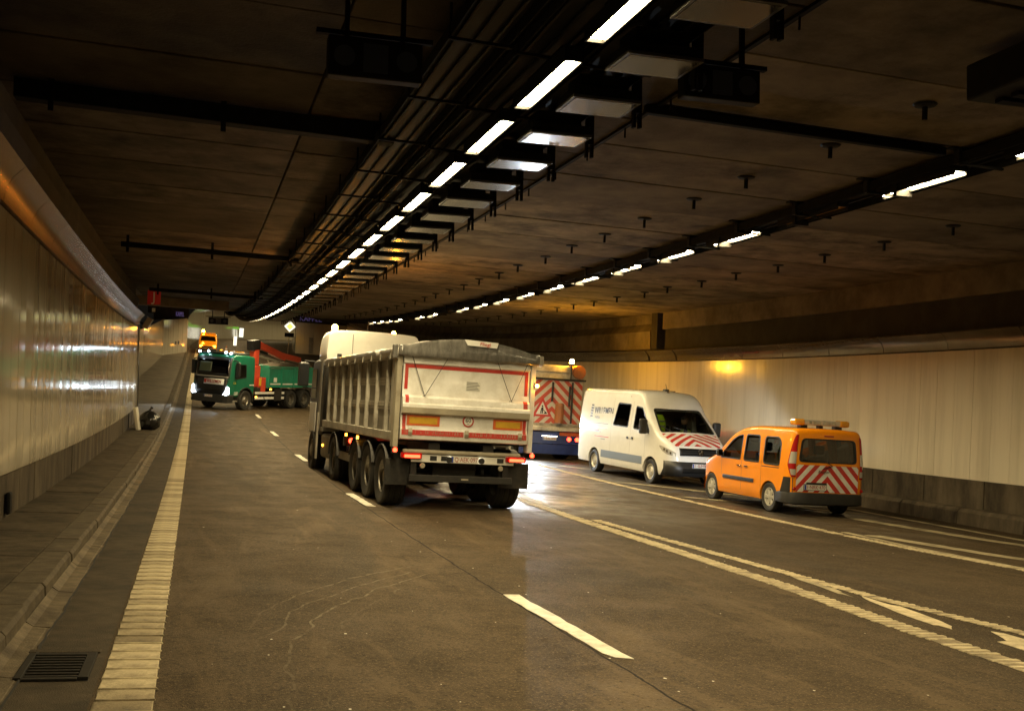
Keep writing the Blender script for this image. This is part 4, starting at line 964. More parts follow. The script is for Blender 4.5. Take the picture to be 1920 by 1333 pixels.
for x in (-.24, .36): MB().lathe([(.045, .055), (.02, .055), (.02, .001)], (x, 0, .90), 'y', 14).build('plate_lamp_holder', 'black_plastic', CH)
pl = plate(CH, (.06, .058, .905), (1, 0, 0), 'Q·AEK·097'); 
for x in (-.225, .345): MB().box(x - .014, x + .014, .03, .056, .865, .945).build('plate_lamp', 'plate_lamp', pl)
for s_, x in ((-1, -.93), (1, 1.0)):
    o = MB().box(x - .19, x + .19, -.01, .07, .90, 1.0).build('tail_lamp', 'red_lens', CH, bevel=.015); MB().box(x - .13, x + .15, -.022, -.011, .915, .965).build('lit_strip', 'tail_red', o, bevel=.01)
    o = MB().box(x + s_ * .3 - .05, x + s_ * .3 + .05, .0, .1, .98, 1.09).build('side_marker', 'black_plastic', CH); MB().lathe([(-.02, .001), (-.015, .035), (.0, .04)], (x + s_ * .3, -.001, 1.035), 'y', 10).build('lens', 'tail_red', o)
    MB().lathe([(.0, .05), (-.02, .04), (-.02, .001)], (s_ * .72, .02, .78), 'y', 12).build('hose_coupling', 'tail_dirty', CH)
    MB().box(s_ * 1.05 - .28, s_ * 1.05 + .28, .235, .25, .42, .87).build('mud_flap', 'rubber', CH)
o = MB().box(1.262, 1.31, -.05, .0, 2.26, 2.34).build('amber_marker', 'black_plastic', BD); MB().lathe([(-.03, .001), (-.025, .025), (0, .03)], (1.30, -.052, 2.30), 'y', 10).build('lens', 'beacon_amber', o)
for y in (3.3, 4.6): o = MB().box(-1.28, -1.25, y - .04, y + .04, 1.08, 1.14).build('side_lamp', 'amber_lamp', BD)
for y in (.95, 2.26, 3.57):
    for s_ in (-1, 1):
        wheel(T, s_ * 1.27, y, .52, .40, 'truck', s_); arc_guard(s_ * 1.06, y, .56, .44, .35, 2.8).build('mudguard', 'chassis', CH)
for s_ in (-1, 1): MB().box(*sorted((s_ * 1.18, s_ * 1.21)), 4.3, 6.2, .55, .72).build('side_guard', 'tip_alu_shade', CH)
# tractor
b = MB(); b.box(-.5, -.38, 5.0, 10.4, .7, 1.0); b.box(.38, .5, 5.0, 10.4, .7, 1.0); b.box(-.95, .95, 6.15, 6.3, .45, .6); b.box(-.9, .9, 9.6, 9.75, .4, .55); TC_ = b.build('tractor_chassis', 'chassis', T)
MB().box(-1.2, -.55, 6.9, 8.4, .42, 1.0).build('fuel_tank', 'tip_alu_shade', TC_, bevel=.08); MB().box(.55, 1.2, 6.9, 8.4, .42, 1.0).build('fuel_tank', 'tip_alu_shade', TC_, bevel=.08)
for s_ in (-1, 1):
    wheel(T, s_ * 1.26, 6.2, .52, .58, 'truck', s_); wheel(T, s_ * 1.25, 9.65, .52, .35, 'truck_front', s_); arc_guard(s_ * .98, 6.2, .58, .58, .1, 3.0).build('mudguard', 'chassis', TC_)
    MB().box(s_ * .95 - .3, s_ * .95 + .3, 4.95, 5.0, .86, 1.06).build('lamp_board', 'chassis', TC_)
    for x in (.80, 1.08): MB().lathe([(-.03, .001), (-.025, .05), (0, .06)], (s_ * x, 4.948, .97), 'y', 12).build('tail_lamp', 'tail_red', TC_)
plate(TC_, (-1.0, 4.94, .80), (1, 0, 0), '1·NRE', .34)
MB().box(-1.26, -1.22, 8.75, 8.9, .35, 1.5).build('cab_step', 'tip_alu', TC_); MB().box(-1.22, -.8, 8.2, 8.5, 1.05, 1.15).build('catwalk', 'tip_alu_shade', TC_)
MB().lathe([(-.02, .001), (-.015, .03), (0, .035)], (-1.2, 8.0, .72), 'y', 10).build('amber_lamp', 'amber_lamp', TC_)
hz = smooth_tab([(8.5, 2.75), (8.55, 2.85), (9.9, 2.87), (10.4, 2.84), (10.62, 2.55), (10.78, 1.7), (10.85, 1.0)]); hw = smooth_tab([(8.5, 1.18), (8.6, 1.22), (10.4, 1.22), (10.75, 1.14), (10.85, 1.05)])
ch_ = Hull(hz, hw, .95, 2.0, 2.9, .03, .1, .02); ys = [8.5, 8.55] + [8.6 + .15 * k for k in range(12)] + [10.35 + .06 * k for k in range(9)]
cm2 = ch_.mesh(ys, 'cab'); cm2.polygons.foreach_set('use_smooth', [True] * len(cm2.polygons)); cm2.set_sharp_from_angle(angle=rad(35)); CB = link('cab', cm2, 'cab_grey', T)
MB().box(-1.24, -1.225, 8.62, 8.92, 1.05, 2.8).build('side_deflector', 'tip_alu_shade', CB); MB().box(1.225, 1.24, 8.62, 8.92, 1.05, 2.8).build('side_deflector', 'tip_alu_shade', CB)
MB().box(-1.232, -1.222, 9.5, 10.3, 1.85, 2.6).build('side_window', 'glass_dark', CB); MB().box(-1.232, -1.222, 9.35, 10.4, 1.0, 1.75).build('door', 'cab_white', CB, bevel=.01)
fz = smooth_tab([(8.45, 3.52), (8.5, 3.58), (9.3, 3.57), (10.0, 3.42), (10.35, 3.2), (10.5, 2.95)]); fw = smooth_tab([(8.45, 1.18), (8.6, 1.2), (9.8, 1.16), (10.5, .95)])
fh = Hull(fz, fw, 2.8, 3.0, 3.6, .05, .16, .03); fmh = fh.mesh([8.45, 8.47, 8.5] + [8.6 + .15 * k for k in range(13)], 'roof_fairing'); fmh.polygons.foreach_set('use_smooth', [True] * len(fmh.polygons)); fmh.set_sharp_from_angle(angle=rad(35))
FR = link('roof_fairing', fmh, 'cab_white', T); MB().box(-.56, -.545, 8.435, 8.448, 2.9, 3.5).build('seam', 'grey_print', FR); MB().box(-.93, -.82, 8.38, 8.445, 2.88, 2.99).build('work_lamp', 'black_plastic', FR, bevel=.01)
MB().tube([(-.1, 9.0, 3.6), (-.08, 9.0, 3.9)], .006, 5).build('aerial', 'black_plastic', FR)
beacon(FR, -.98, 8.75, 3.56, 'beacon_bright', .07); beacon(FR, .55, 8.8, 3.53, 'beacon_amber', .06)
for s_ in (-1, 1):
    o = MB().box(*sorted((s_ * 1.34, s_ * 1.62)), 10.15, 10.30, 2.15, 2.78).build('mirror', 'black_plastic', CB, bevel=.04)
    MB().box(*sorted((s_ * 1.375, s_ * 1.595)), 10.142, 10.149, 2.2, 2.74).build('mirror_glass', 'mirror_dark', o)
    MB().tube([(s_ * 1.2, 10.3, 2.82), (s_ * 1.48, 10.24, 2.82)], .025, 6).build('mirror_arm', 'black_plastic', CB); MB().tube([(s_ * 1.2, 10.3, 2.12), (s_ * 1.48, 10.24, 2.12)], .02, 6).build('mirror_arm', 'black_plastic', CB)

# ------------------------------------------------------------------ orange car
def ys_lin(a, b, n): return [a + (b - a) * i / n for i in range(n + 1)]
K = empty('orange_car', frame(12.73, 19.48)); tag(K, 'orange works car with amber light bar and red-white chevrons on its tailgate', 'car')
kz = smooth_tab([(0, 1.70), (.015, 1.75), (.05, 1.785), (.14, 1.81), (.5, 1.815), (1.3, 1.82), (1.8, 1.80), (2.2, 1.735), (2.5, 1.635), (2.95, 1.345), (3.25, 1.14), (3.42, 1.075), (3.8, .965), (4.02, .86), (4.14, .72), (4.19, .55)])
kw = smooth_tab([(0, .80), (.02, .845), (.07, .875), (.2, .895), (1.5, .915), (3.3, .905), (3.8, .86), (4.05, .74), (4.15, .62), (4.19, .5)])
kh = Hull(kz, kw, .24, 1.02, 1.83, .12, .11, .02)
ys = [0, .008, .02, .04, .07, .11] + ys_lin(.16, 2.2, 17) + ys_lin(2.28, 3.4, 16) + ys_lin(3.5, 3.95, 5) + [4.02, 4.08, 4.12, 4.155, 4.18, 4.19]
bodym = kh.mesh(ys, 'body')
kw1 = roundpoly([(2.06, 1.03), (3.02, 1.03), (2.90, 1.17), (2.52, 1.46), (2.30, 1.56), (2.06, 1.60)], .07)
kw2 = roundpoly([(1.22, 1.02), (1.92, 1.02), (1.92, 1.61), (1.32, 1.61)], .08)
kw3 = roundpoly([(.40, 1.0), (1.06, 1.01), (1.10, 1.60), (.55, 1.60), (.42, 1.48)], .10)
krw = roundpoly([(-.69, 1.12), (.69, 1.12), (.63, 1.61), (-.63, 1.61)], .10)
cut = [kh.mesh([.05, .1, .2, .5, 1, 1.5, 2, 2.3, 2.6, 2.9, 3.1], 'cutter', ins=.06, zb=.5)]
for p in (kw1, kw2, kw3): cut.append(MB().prism(p, -1.2, 1.2, 'x').mesh('cutter'))
cut.append(MB().prism(krw, -.2, .12, 'y').mesh('cutter'))
cut.append(MB().prism(roundpoly([(-.66, 2.62), (.66, 2.62), (.74, 3.18), (-.74, 3.18)], .08), 1.14, 2.2, 'z').mesh('cutter'))
for y in (.80, 3.46): cut.append(cyl_mesh((y, .30), .355, -1.2, -.6)); cut.append(cyl_mesh((y, .30), .355, .6, 1.2))
KB_ = link('body', boolean(bodym, cut, 'body'), 'orange_paint', K)
for s_ in (-1, 1):
    P = lambda a, b, o, s_=s_: (s_ * (kh.X(a, b) + o), a, b)
    for p in (kw1, kw2, kw3): pane(p, P, 'side_window', 'glass_tint', K, .03)
    # door shut lines, handles, rub strip
    for ya in (2.0, 1.14, 2.95):
        b = MB(); z0, z1 = (.36, 1.62) if ya < 2.9 else (.62, 1.05); b.grid([[(s_ * (kh.X(ya + d, z0 + (z1 - z0) * i / 12) + .0015), ya + d, z0 + (z1 - z0) * i / 12) for d in (-.004, .004)] for i in range(13)]); b.build('shut_line', 'black_print', KB_)
    MB().grid([[(s_ * (kh.X(.42 + .7 * i / 8, .95) + .002), .42 + .7 * i / 8, .945 + d) for d in (0, .018)] for i in range(9)]).build('slide_rail', 'black_print', KB_)
    for y in (2.1, 1.78): MB().box(*sorted((s_ * (kh.X(y, .9) - .01), s_ * (kh.X(y, .9) + .035))), y - .075, y + .075, .885, .915).build('door_handle', 'chrome', KB_, bevel=.01)
    b = MB(); b.grid([[(s_ * (kh.X(y, .6) + o), y, z) for o, z in ((-.01, .565), (.018, .57), (.022, .61), (.018, .645), (-.01, .65))] for y in ys_lin(1.42, 2.85, 10)]); b.build('rub_strip', 'black_plastic', KB_, smooth=40)
    o = MB().box(*sorted((s_ * .93, s_ * 1.07)), 2.86, 2.98, 1.06, 1.22).build('door_mirror', 'black_plastic', K, bevel=.035); MB().box(*sorted((s_ * .945, s_ * 1.055)), 2.853, 2.859, 1.08, 1.2).build('mirror_glass', 'chrome', o)
    # tall rear lamp wrapped round the corner
    def lamp_rows(z0, z1, n=10, wsc=1., off=0.):
        rows = []
        for i in range(n + 1):
            z = z0 + (z1 - z0) * i / n; t = (z - .78) / (1.68 - .78); wd = (.01 + .105 * min(1, t / .3) * (1 - max(0, t - .3) / .7) ** .8) * wsc
            rows.append([(s_ * (kh.X(max(0, min(.16, d)), z) + .012 + off), max(-.012, d - .012), z) if d > 0 else (s_ * (kh.X(0, z) + d + off), -.016 - off, z) for d in (-.012 - .03 * (1 - t), -.006, .0, .01, wd * .5, wd)])
        return rows
    o = MB().grid(lamp_rows(.80, 1.68, 18)).build('tail_lamp', 'red_lens', K, smooth=60); MB().grid(lamp_rows(1.08, 1.32, 8, .72, .003)).build('reverse_lens', 'clear_lens', o, smooth=60); MB().grid(lamp_rows(.84, .96, 6, .6, .003)).build('reflector', 'clear_lens', o, smooth=60)
    wheel(K, s_ * .90, .80, .315, .205, 'alloy', s_); wheel(K, s_ * .895, 3.46, .315, .205, 'alloy', s_)
# tailgate: chevron film, window, plate, black bumper
b = MB(); rows = []
for i in range(7):
    z = .50 + .56 * i / 6; rows.append([(-.74 + 1.48 * k / 12, -.006, z) for k in range(13)])
b.grid(rows); chevron('chevron_car', RED, WHITE, 2, 1.05, .27, .10); b.build('chevron_film', 'chevron_car', K)
RP = lambda a, b, o: (a, -o, b); rwp = pane(krw, RP, 'rear_window', 'glass_tint', K, .05, out=.008)
MB().tube([(-.02, -.02, 1.13), (.1, -.022, 1.06), (-.12, -.03, .99)], .012, 6).build('rear_wiper', 'black_plastic', rwp)
MB().box(-.11, .11, -.014, .0, 1.665, 1.69).build('brake_lamp', 'plate_red', K)
text('Kangoo', .085, 'chrome', K, (-.1, -.012, .93), (1, 0, 0), (0, 0, 1), .003, shear=.3)
MB().box(-.5, -.02, -.03, -.007, .66, .70).build('plate_lamp_strip', 'black_plastic', K, bevel=.008)
MB().box(-.56, -.01, -.012, -.007, .535, .665).build('plate_surround', 'black_plastic', K); plate(K, (-.285, -.0125, .60), (1, 0, 0), '1·NRK·470')
b = MB(); path = [(-kw(.52) - .004, .52), (-kw(.3) - .016, .3), (-.905, .12), (-.87, .02), (-.80, -.045), (-.4, -.075), (0, -.08), (.4, -.075), (.80, -.045), (.87, .02), (.905, .12), (kw(.3) + .016, .3), (kw(.52) + .004, .52)]
b.grid([[(x * .93, y * .93 + .04, .23) for x, y in path], [(x, y, .26) for x, y in path], [(x, y, .44) for x, y in path], [(x * .985, y + .012, .485) for x, y in path], [(x * .94, y * .9 + .05, .487) for x, y in path]]); KBM = b.build('rear_bumper', 'black_plastic', K, smooth=40)
for s_ in (-1, 1):
    MB().grid([[(s_ * (kh.X(d, z) + .008), d, z) for d in (.0, .04, .1, .2 + .14 * (1.0 - (z - .47) / .4))] for z in (.47, .6, .72, .79)]).build('corner_cladding', 'black_plastic', KBM, smooth=40)
    MB().lathe([(-.012, .001), (-.01, .035), (0, .04)], (s_ * .80, -.048, .56 if s_ > 0 else .56), 'y', 10).build('fog_lamp', 'red_lens', KBM)
b = MB(); path = [(-.88, 3.85), (-.80, 4.0), (-.68, 4.1), (-.4, 4.19), (0, 4.22), (.4, 4.19), (.68, 4.1), (.80, 4.0), (.88, 3.85)]
b.grid([[(x * .95, y - .05, .2) for x, y in path], [(x, y, .25) for x, y in path], [(x, y, .52) for x, y in path], [(x * .95, y - .06, .58) for x, y in path]]); b.build('front_bumper', 'orange_paint', K, smooth=40)
for s_ in (-1, 1):
    b = MB(); b.hexa([(s_ * .60, 4.075, .66), (s_ * .83, 3.86, .66), (s_ * .80, 3.80, .66), (s_ * .55, 3.98, .66), (s_ * .60, 3.99, .86), (s_ * .83, 3.72, .92), (s_ * .78, 3.66, .92), (s_ * .55, 3.9, .86)]); b.build('headlamp', 'head_white', K); point_light('headlight_beam', (s_ * .72, 4.28, .78), (.85, .94, 1), 190, K, .05, rad(60), (.62, 1, .03), .7)
# light bar
LB = MB().box(-.60, .60, .26, .48, 1.89, 2.0).build('light_bar', 'clear_lens', K, bevel=.02)
for x0, x1 in ((-.66, -.42), (.42, .66)): MB().box(x0, x1, .245, .495, 1.88, 2.015).build('amber_end', 'amber_off', LB, bevel=.04)
for k in range(6): MB().box(-.33 + k * .115, -.27 + k * .115, .252, .259, 1.915, 1.98).build('lamp_cell', 'chrome', LB)
b = MB(); b.box(-.5, -.34, .3, .44, 1.81, 1.899); b.box(.34, .5, .3, .44, 1.81, 1.899); b.box(-.04, .04, .3, .44, 1.83, 1.899); b.build('mount', 'black_plastic', LB)
b = MB(); b.box(-.74, .74, .1, 3.0, .42, .5); KI = b.build('cabin_floor', 'seat', K)
for x in (-.38, .38):
    for y in (2.0, 1.1):
        sb = MB().box(x - .24, x + .24, y - .1, y + .38, .5, .72).build('seat', 'seat', KI, bevel=.05); MB().prism([(y - .1, .65), (y + .06, .68), (y - .04, 1.22), (y - .16, 1.22)], x - .23, x + .23, 'x').build('seat_back', 'seat', sb, bevel=.04); MB().box(x - .13, x + .13, y - .2, y - .11, 1.26, 1.46).build('headrest', 'seat', sb, bevel=.04)
MB().box(-.8, .8, 2.75, 3.1, .8, 1.04).build('dashboard', 'seat', KI, bevel=.06)
def jacket(name, mw, label):
    b = MB(); rows = []
    for i in range(9):
        t = i / 8; w_ = .2 + .04 * math.sin(t * 3); rows.append([(w_ * math.cos(a) * (1 - .5 * t ** 3), .05 * math.sin(a) + .02 * noise.noise((i * .7, a, 0)), .5 * t + .01 * noise.noise((a * 2, i, 3))) for a in [k / 14 * 6.283 for k in range(14)]])
    b.grid(rows, close=True); b.f.append(tuple(8 * 14 + k for k in range(14))); e = empty(name, mw); tag(e, label, 'jacket'); b.build('cloth', 'hivis', e, smooth=60)
    for z in (.16, .3): MB().lathe([(z, .215), (z + .04, .215)], (0, 0, 0), 'z', 18).build('reflective_band', 'sensor_grey', e).scale = (1, .3, 1)
    return e
jacket('safety_jacket', K.matrix_world @ Matrix.Translation((-.55, .75, .98)), 'yellow high-visibility jacket behind the rear side window of the orange car')

# ------------------------------------------------------------------ white van (faces the camera)
vd = Vector((.27, -3.68)).normalized()                          # heading in (u, s)
vyaw = math.atan2(-vd.x, vd.y)                                  # anticlockwise from +s
vleft = Vector((-vd.y, vd.x)); vc = Vector((11.88, 30.85)) + vleft * .99 - vd * 1.33
V = empty('white_van', frame(vc.x, vc.y, vyaw)); tag(V, 'white crew van with red-white chevrons on the bonnet parked by the wall', 'van')
vz = smooth_tab([(0, 2.3), (.02, 2.42), (.07, 2.5), (.2, 2.555), (.8, 2.57), (3.6, 2.57), (3.95, 2.53), (4.2, 2.42), (4.38, 2.24), (4.5, 2.08), (4.9, 1.72), (5.27, 1.42), (5.34, 1.375), (5.6, 1.25), (5.8, 1.12), (5.9, 1.0), (5.95, .82), (5.98, .6)])
vw = smooth_tab([(0, .90), (.03, .945), (.1, .975), (.4, 1.0), (4.6, 1.01), (5.3, .985), (5.7, .90), (5.88, .78), (5.95, .66), (5.98, .58)])
vh = Hull(vz, vw, .3, 1.35, 2.57, .14, .13, .03)
ys = [0, .015, .03, .06, .1, .2] + ys_lin(.4, 3.6, 14) + ys_lin(3.75, 5.4, 24) + ys_lin(5.48, 5.84, 6) + [5.9, 5.935, 5.96, 5.98]
vwin1 = roundpoly([(2.52, 1.50), (3.52, 1.48), (3.55, 2.16), (2.72, 2.18)], .07)
vwin2 = roundpoly([(3.86, 1.46), (4.86, 1.42), (4.80, 1.52), (4.50, 1.86), (4.28, 2.08), (3.88, 2.12)], .07)
cut = [vh.mesh([.3, .6, 1, 2, 3, 3.6, 3.9, 4.2, 4.4, 4.6, 4.9, 5.1], 'cutter', ins=.07, zb=.55)]
for p in (vwin1, vwin2): cut.append(MB().prism(p, -1.4, 1.4, 'x').mesh('cutter'))
vws = roundpoly([(-.74, 4.52), (.74, 4.52), (.86, 5.24), (-.86, 5.24)], .08)
cut.append(MB().prism(vws, 1.36, 2.6, 'z').mesh('cutter'))
for y in (1.33, 4.98): cut.append(cyl_mesh((y, .34), .42, -1.3, -.65)); cut.append(cyl_mesh((y, .34), .42, .65, 1.3))
VB = link('body', boolean(vh.mesh(ys, 'body'), cut, 'body'), 'van_white', V)
for s_ in (-1, 1):
    P = lambda a, b, o, s_=s_: (s_ * (vh.X(a, b) + o), a, b)
    pane(vwin1, P, 'side_window', 'glass_dark', V, .035); pane(vwin2, P, 'side_window', 'glass_tint', V, .035)
    wheel(V, s_ * 1.0, 1.33, .345, .235, 'steel', s_); wheel(V, s_ * 1.0, 4.98, .345, .235, 'steel', s_)
    b = MB(); b.grid([[(s_ * (vh.X(y, z) + .006), y, z) for z in (.50, .6, .72)] for y in ys_lin(1.82, 4.5, 12)]); b.build('rub_panel', 'van_blue', VB, smooth=40)
    for ya, z0, z1 in ((3.70, .5, 2.25), (2.42, .5, 2.3), (4.62, .72, 1.42)):
        b = MB(); b.grid([[(s_ * (vh.X(ya, z0 + (z1 - z0) * i / 14) + .0018), ya + d, z0 + (z1 - z0) * i / 14) for d in (-.004, .004)] for i in range(15)]); b.build('shut_line', 'grey_print', VB)
    for y in (3.55, 3.85): MB().box(*sorted((s_ * (vh.X(y, 1.2) - .01), s_ * (vh.X(y, 1.2) + .03))), y - .05, y + .05, 1.16, 1.22).build('door_handle', 'black_plastic', VB, bevel=.012)
    for y0, y1, z, m in ((.35, 2.15, 1.36, 'van_blue'), (.9, 1.6, 1.28, 'red_tape'), (1.1, 1.75, 1.245, 'van_blue'), (1.3, 2.3, 1.10, 'red_tape'), (1.75, 2.05, 1.03, 'van_blue'), (.35, .62, 1.22, 'van_blue'), (.95, 2.2, 1.495, 'grey_print')):
        b = MB(); b.grid([[(s_ * (vh.X(y, z + d) + .0025), y, z + d) for d in (0, .022)] for y in ys_lin(y0, y1, 6)]); b.build('side_stripe', m, VB)
    yb = 1.0
    tp = (s_ * (vh.X(1.75, 1.88) + .006), 1.78, 1.88); text('WILLEMEN', .32, 'black_print', VB, tp, (0, 1 if s_ > 0 else -1, 0), (0, -.0, 1), .001, fit=1.32)
    text('INFRA', .12, 'grey_print', VB, (s_ * (vh.X(1.5, 1.66) + .006), 1.40 if s_ > 0 else 2.1, 1.68), (0, 1 if s_ > 0 else -1, 0), (0, 0, 1), .001)
    for k in range(5): MB().box(*sorted((s_ * (vh.X(1.0, 1.7 + .085 * k) + .002), s_ * (vh.X(1.0, 1.7 + .085 * k) + .006))), *((.86, 1.02) if s_ > 0 else (2.5, 2.66)), 1.68 + .085 * k, 1.73 + .085 * k).build('logo_bar', 'black_print', VB)
    o = MB().box(*sorted((s_ * 1.06, s_ * 1.30)), 4.72, 4.86, 1.36, 1.78).build('door_mirror', 'black_plastic', V, bevel=.05); MB().box(*sorted((s_ * 1.0, s_ * 1.1)), 4.76, 4.84, 1.38, 1.44).build('mirror_arm', 'black_plastic', o)
    # headlamp
    b = MB(); b.grid([[(s_ * (vh.X(y, z) + .008 - .1 * max(0, y - 5.86) * 0), y, z) for z in (z0, (z0 + z1) / 2, z1)] for y, z0, z1 in ((5.42, 1.06, 1.10), (5.55, .95, 1.08), (5.7, .88, 1.04), (5.82, .85, 1.0), (5.92, .84, .93))]); o = b.build('headlamp', 'clear_lens', V, smooth=60)
    for y, z in ((5.62, 1.0), (5.72, .96), (5.82, .92)): q = vh.X(y, z) + .012; MB().lathe([(0, .04), (.015, .03), (.015, .001)], (s_ * q if s_ > 0 else -q - .015, y, z), 'x', 12).build('reflector', 'chrome', o)
    MB().grid([[(s_ * (vh.X(y, z) + .006), y, z) for z in (.95, 1.4)] for y in (.01, .05, .1)]).build('tail_lamp', 'red_lens', V)
WS = lambda a, b, o: (a, b, vh.Z(a, b) + o); wsp = pane(vws, WS, 'windscreen', 'glass_clear', V, .05, out=.008)
for x in (-.1, .5): MB().tube([(x, 5.26, vh.Z(x, 5.26) + .02), (x + .5 if x < 0 else x + .25, 5.1, vh.Z(.4, 5.1) + .02)], .012, 5).build('wiper', 'black_plastic', wsp)
# bonnet chevrons
b = MB(); b.grid([[((vw(y) - .13) * k / 8, y, vh.Z((vw(y) - .13) * k / 8, y) + .004) for k in range(-8, 9)] for y in ys_lin(5.30, 5.83, 10)]); chevron('chevron_van', RED, WHITE, 1, -.62, .2, .05); b.build('bonnet_film', 'chevron_van', V, smooth=60)
# grille, bumper, plate, emblem
def front_band(z0, z1, x1, off, name, m, par, n=14):
    b = MB(); rows = []
    for z in (z0, (z0 + z1) / 2, z1):
        row = []
        for k in range(-n, n + 1):
            x = x1 * k / n; lo, hi = 5.0, 5.98
            for _ in range(24):
                md = (lo + hi) / 2; ok = vh.X(md, z) > abs(x) and vz(md) > z
                lo, hi = (md, hi) if ok else (lo, md)
            row.append((x, lo + off, z))
        rows.append(row)
    b.grid(rows); o = b.build(name, m, par, smooth=50); s2 = o.modifiers.new('thickness', 'SOLIDIFY'); s2.thickness = .02; s2.offset = 0; return o
GR = front_band(.86, 1.06, .62, .012, 'grille', 'black_plastic', V)
for z in (.9, .96, 1.02): front_band(z, z + .02, .6, .026, 'grille_bar', 'black_metal', GR)
BP = front_band(.3, .70, .93, .022, 'front_bumper', 'black_plastic', V); front_band(.40, .52, .55, .036, 'lower_grille', 'black_metal', BP)
b = MB().lathe([(.0, .085), (.012, .085), (.012, .07), (.0, .07)], (0, 5.975, .965), 'y', 24); EM = b.build('emblem', 'chrome', V)
b = MB()
for pts in ([(-.045, .05), (-.02, -.0)], [(-.02, .0), (0, .05)], [(0, .05), (.02, 0)], [(.02, 0), (.045, .05)], [(-.06, .01), (-.028, -.06)], [(-.028, -.06), (0, -.005)], [(0, -.005), (.028, -.06)], [(.028, -.06), (.06, .01)]): b.tube([(a, 5.985, .965 + c) for a, c in pts], .008, 5)
b.build('emblem_letters', 'chrome', EM)
plate(V, (.0, 6.012, .60), (-1, 0, 0), '1·SMK', .52, .11, (0, 1, 0))
MB().tube([(.0, 3.95, 2.55), (-.0, 3.8, 2.8)], .008, 5).build('aerial', 'black_plastic', V); MB().lathe([(0, .05), (.03, .03), (.03, .001)], (0, 3.97, 2.55), 'z', 10).build('aerial_base', 'black_plastic', V)
MB().box(-.62, -.5, 1.2, 3.3, 2.585, 2.62).build('roof_rail', 'black_plastic', V); MB().lathe([(0, .11), (.07, .09), (.08, .001)], (-.3, 3.3, 2.585), 'z', 14).build('roof_vent', 'black_plastic', V)
b = MB(); b.box(-.9, .9, .5, 5.0, .45, .54); VI = b.build('cabin_floor', 'seat', V); MB().prism([(4.85, .6), (5.2, .6), (5.22, 1.32), (5.0, 1.38), (4.85, 1.2)], -.88, .88, 'x').build('dashboard', 'seat', VI, bevel=.03)
for x in (-.55, .0, .55):
    sb = MB().box(x - .24, x + .24, 3.75, 4.25, .6, .95).build('seat', 'seat', VI, bevel=.05); MB().prism([(3.72, .9), (3.88, .92), (3.76, 1.6), (3.64, 1.6)], x - .23, x + .23, 'x').build('seat_back', 'seat', sb, bevel=.04); MB().box(x - .13, x + .13, 3.6, 3.7, 1.63, 1.85).build('headrest', 'seat', sb, bevel=.04)
MB().box(-.9, .9, 3.42, 3.46, .55, 2.4).build('bulkhead', 'sensor_grey', VI)
jacket('safety_jacket', V.matrix_world @ Matrix.Translation((.60, 4.62, 1.42)), 'yellow high-visibility jacket hanging behind the windscreen of the white van')
# driver of the van
def skin_body(name, verts, edges, radii, m, parent, root=0, sub=1):
    me = bpy.data.meshes.new(name); me.from_pydata(verts, edges, []); o = bpy.data.objects.new(name, me); COL.objects.link(o)
    md = o.modifiers.new('skin', 'SKIN'); md.use_smooth_shade = True; sk = me.skin_vertices[0].data if me.skin_vertices else None
    if sk is None:
        bm = bmesh.new(); bm.from_mesh(me); bm.verts.layers.skin.verify(); bm.to_mesh(me); bm.free(); sk = me.skin_vertices[0].data
    for i, r in enumerate(radii): sk[i].radius = (r, r) if not isinstance(r, tuple) else r
    sk[root].use_root = True
    sd = o.modifiers.new('sub', 'SUBSURF'); sd.levels = sub; sd.render_levels = sub
    dg = bpy.context.evaluated_depsgraph_get(); out = bpy.data.meshes.new_from_object(o.evaluated_get(dg)); bpy.data.objects.remove(o); out.materials.clear(); out.name = name
    return link(name, out, m, parent)
PE = empty('person', V.matrix_world @ Matrix.Translation((-.42, 4.25, 1.06))); tag(PE, 'person in dark clothes and yellow vest seated at the wheel of the white van', 'person')
vts = [(0, 0, 0), (0, -.03, .2), (0, -.02, .4), (0, 0, .5), (0, .02, .58), (0, .03, .72), (.18, -.01, .45), (.24, .15, .25), (.16, .42, .3), (-.18, -.01, .45), (-.24, .15, .25), (-.16, .42, .3), (.1, .05, -.02), (.13, .42, .02), (.13, .5, -.38), (-.1, .05, -.02), (-.13, .42, .02), (-.13, .5, -.38)]
eds = [(0, 1), (1, 2), (2, 3), (3, 4), (4, 5), (2, 6), (6, 7), (7, 8), (2, 9), (9, 10), (10, 11), (0, 12), (12, 13), (13, 14), (0, 15), (15, 16), (16, 17)]
skin_body('body', vts, eds, [.15, .15, .16, .07, .06, .1, .07, .05, .035, .07, .05, .035, .09, .07, .05, .09, .07, .05], 'dark_cloth', PE)
b = MB().lathe([(.6, .05), (.62, .085), (.70, .098), (.78, .09), (.83, .05), (.84, .001)], (0, .03, 0), 'z', 16); hd = b.build('head', 'skin', PE, smooth=60); MB().lathe([(.74, .104), (.80, .1), (.85, .06), (.86, .001)], (0, .02, 0), 'z', 14).build('hair', 'dark_cloth', hd, smooth=60)
b = MB(); b.prism([(.10, .12, ), (.17, .12), (.17, .44), (.07, .47)], .10, .13, 'y'); b.prism([(-.17, .12), (-.10, .12), (-.07, .47), (-.17, .44)], .10, .13, 'y'); b.build('vest', 'hivis', PE)
o = MB(); o.lathe([(-.012, .19), (.012, .19), (.012, .17), (-.012, .17)], (-.5, 0, 0), 'y', 24); 
for v in range(len(o.v)): x, y, z = o.v[v]; o.v[v] = (x, 4.62 + y * 1 + (z) * .55, 1.32 + z * .83)
o.build('steering_wheel', 'black_plastic', VI)
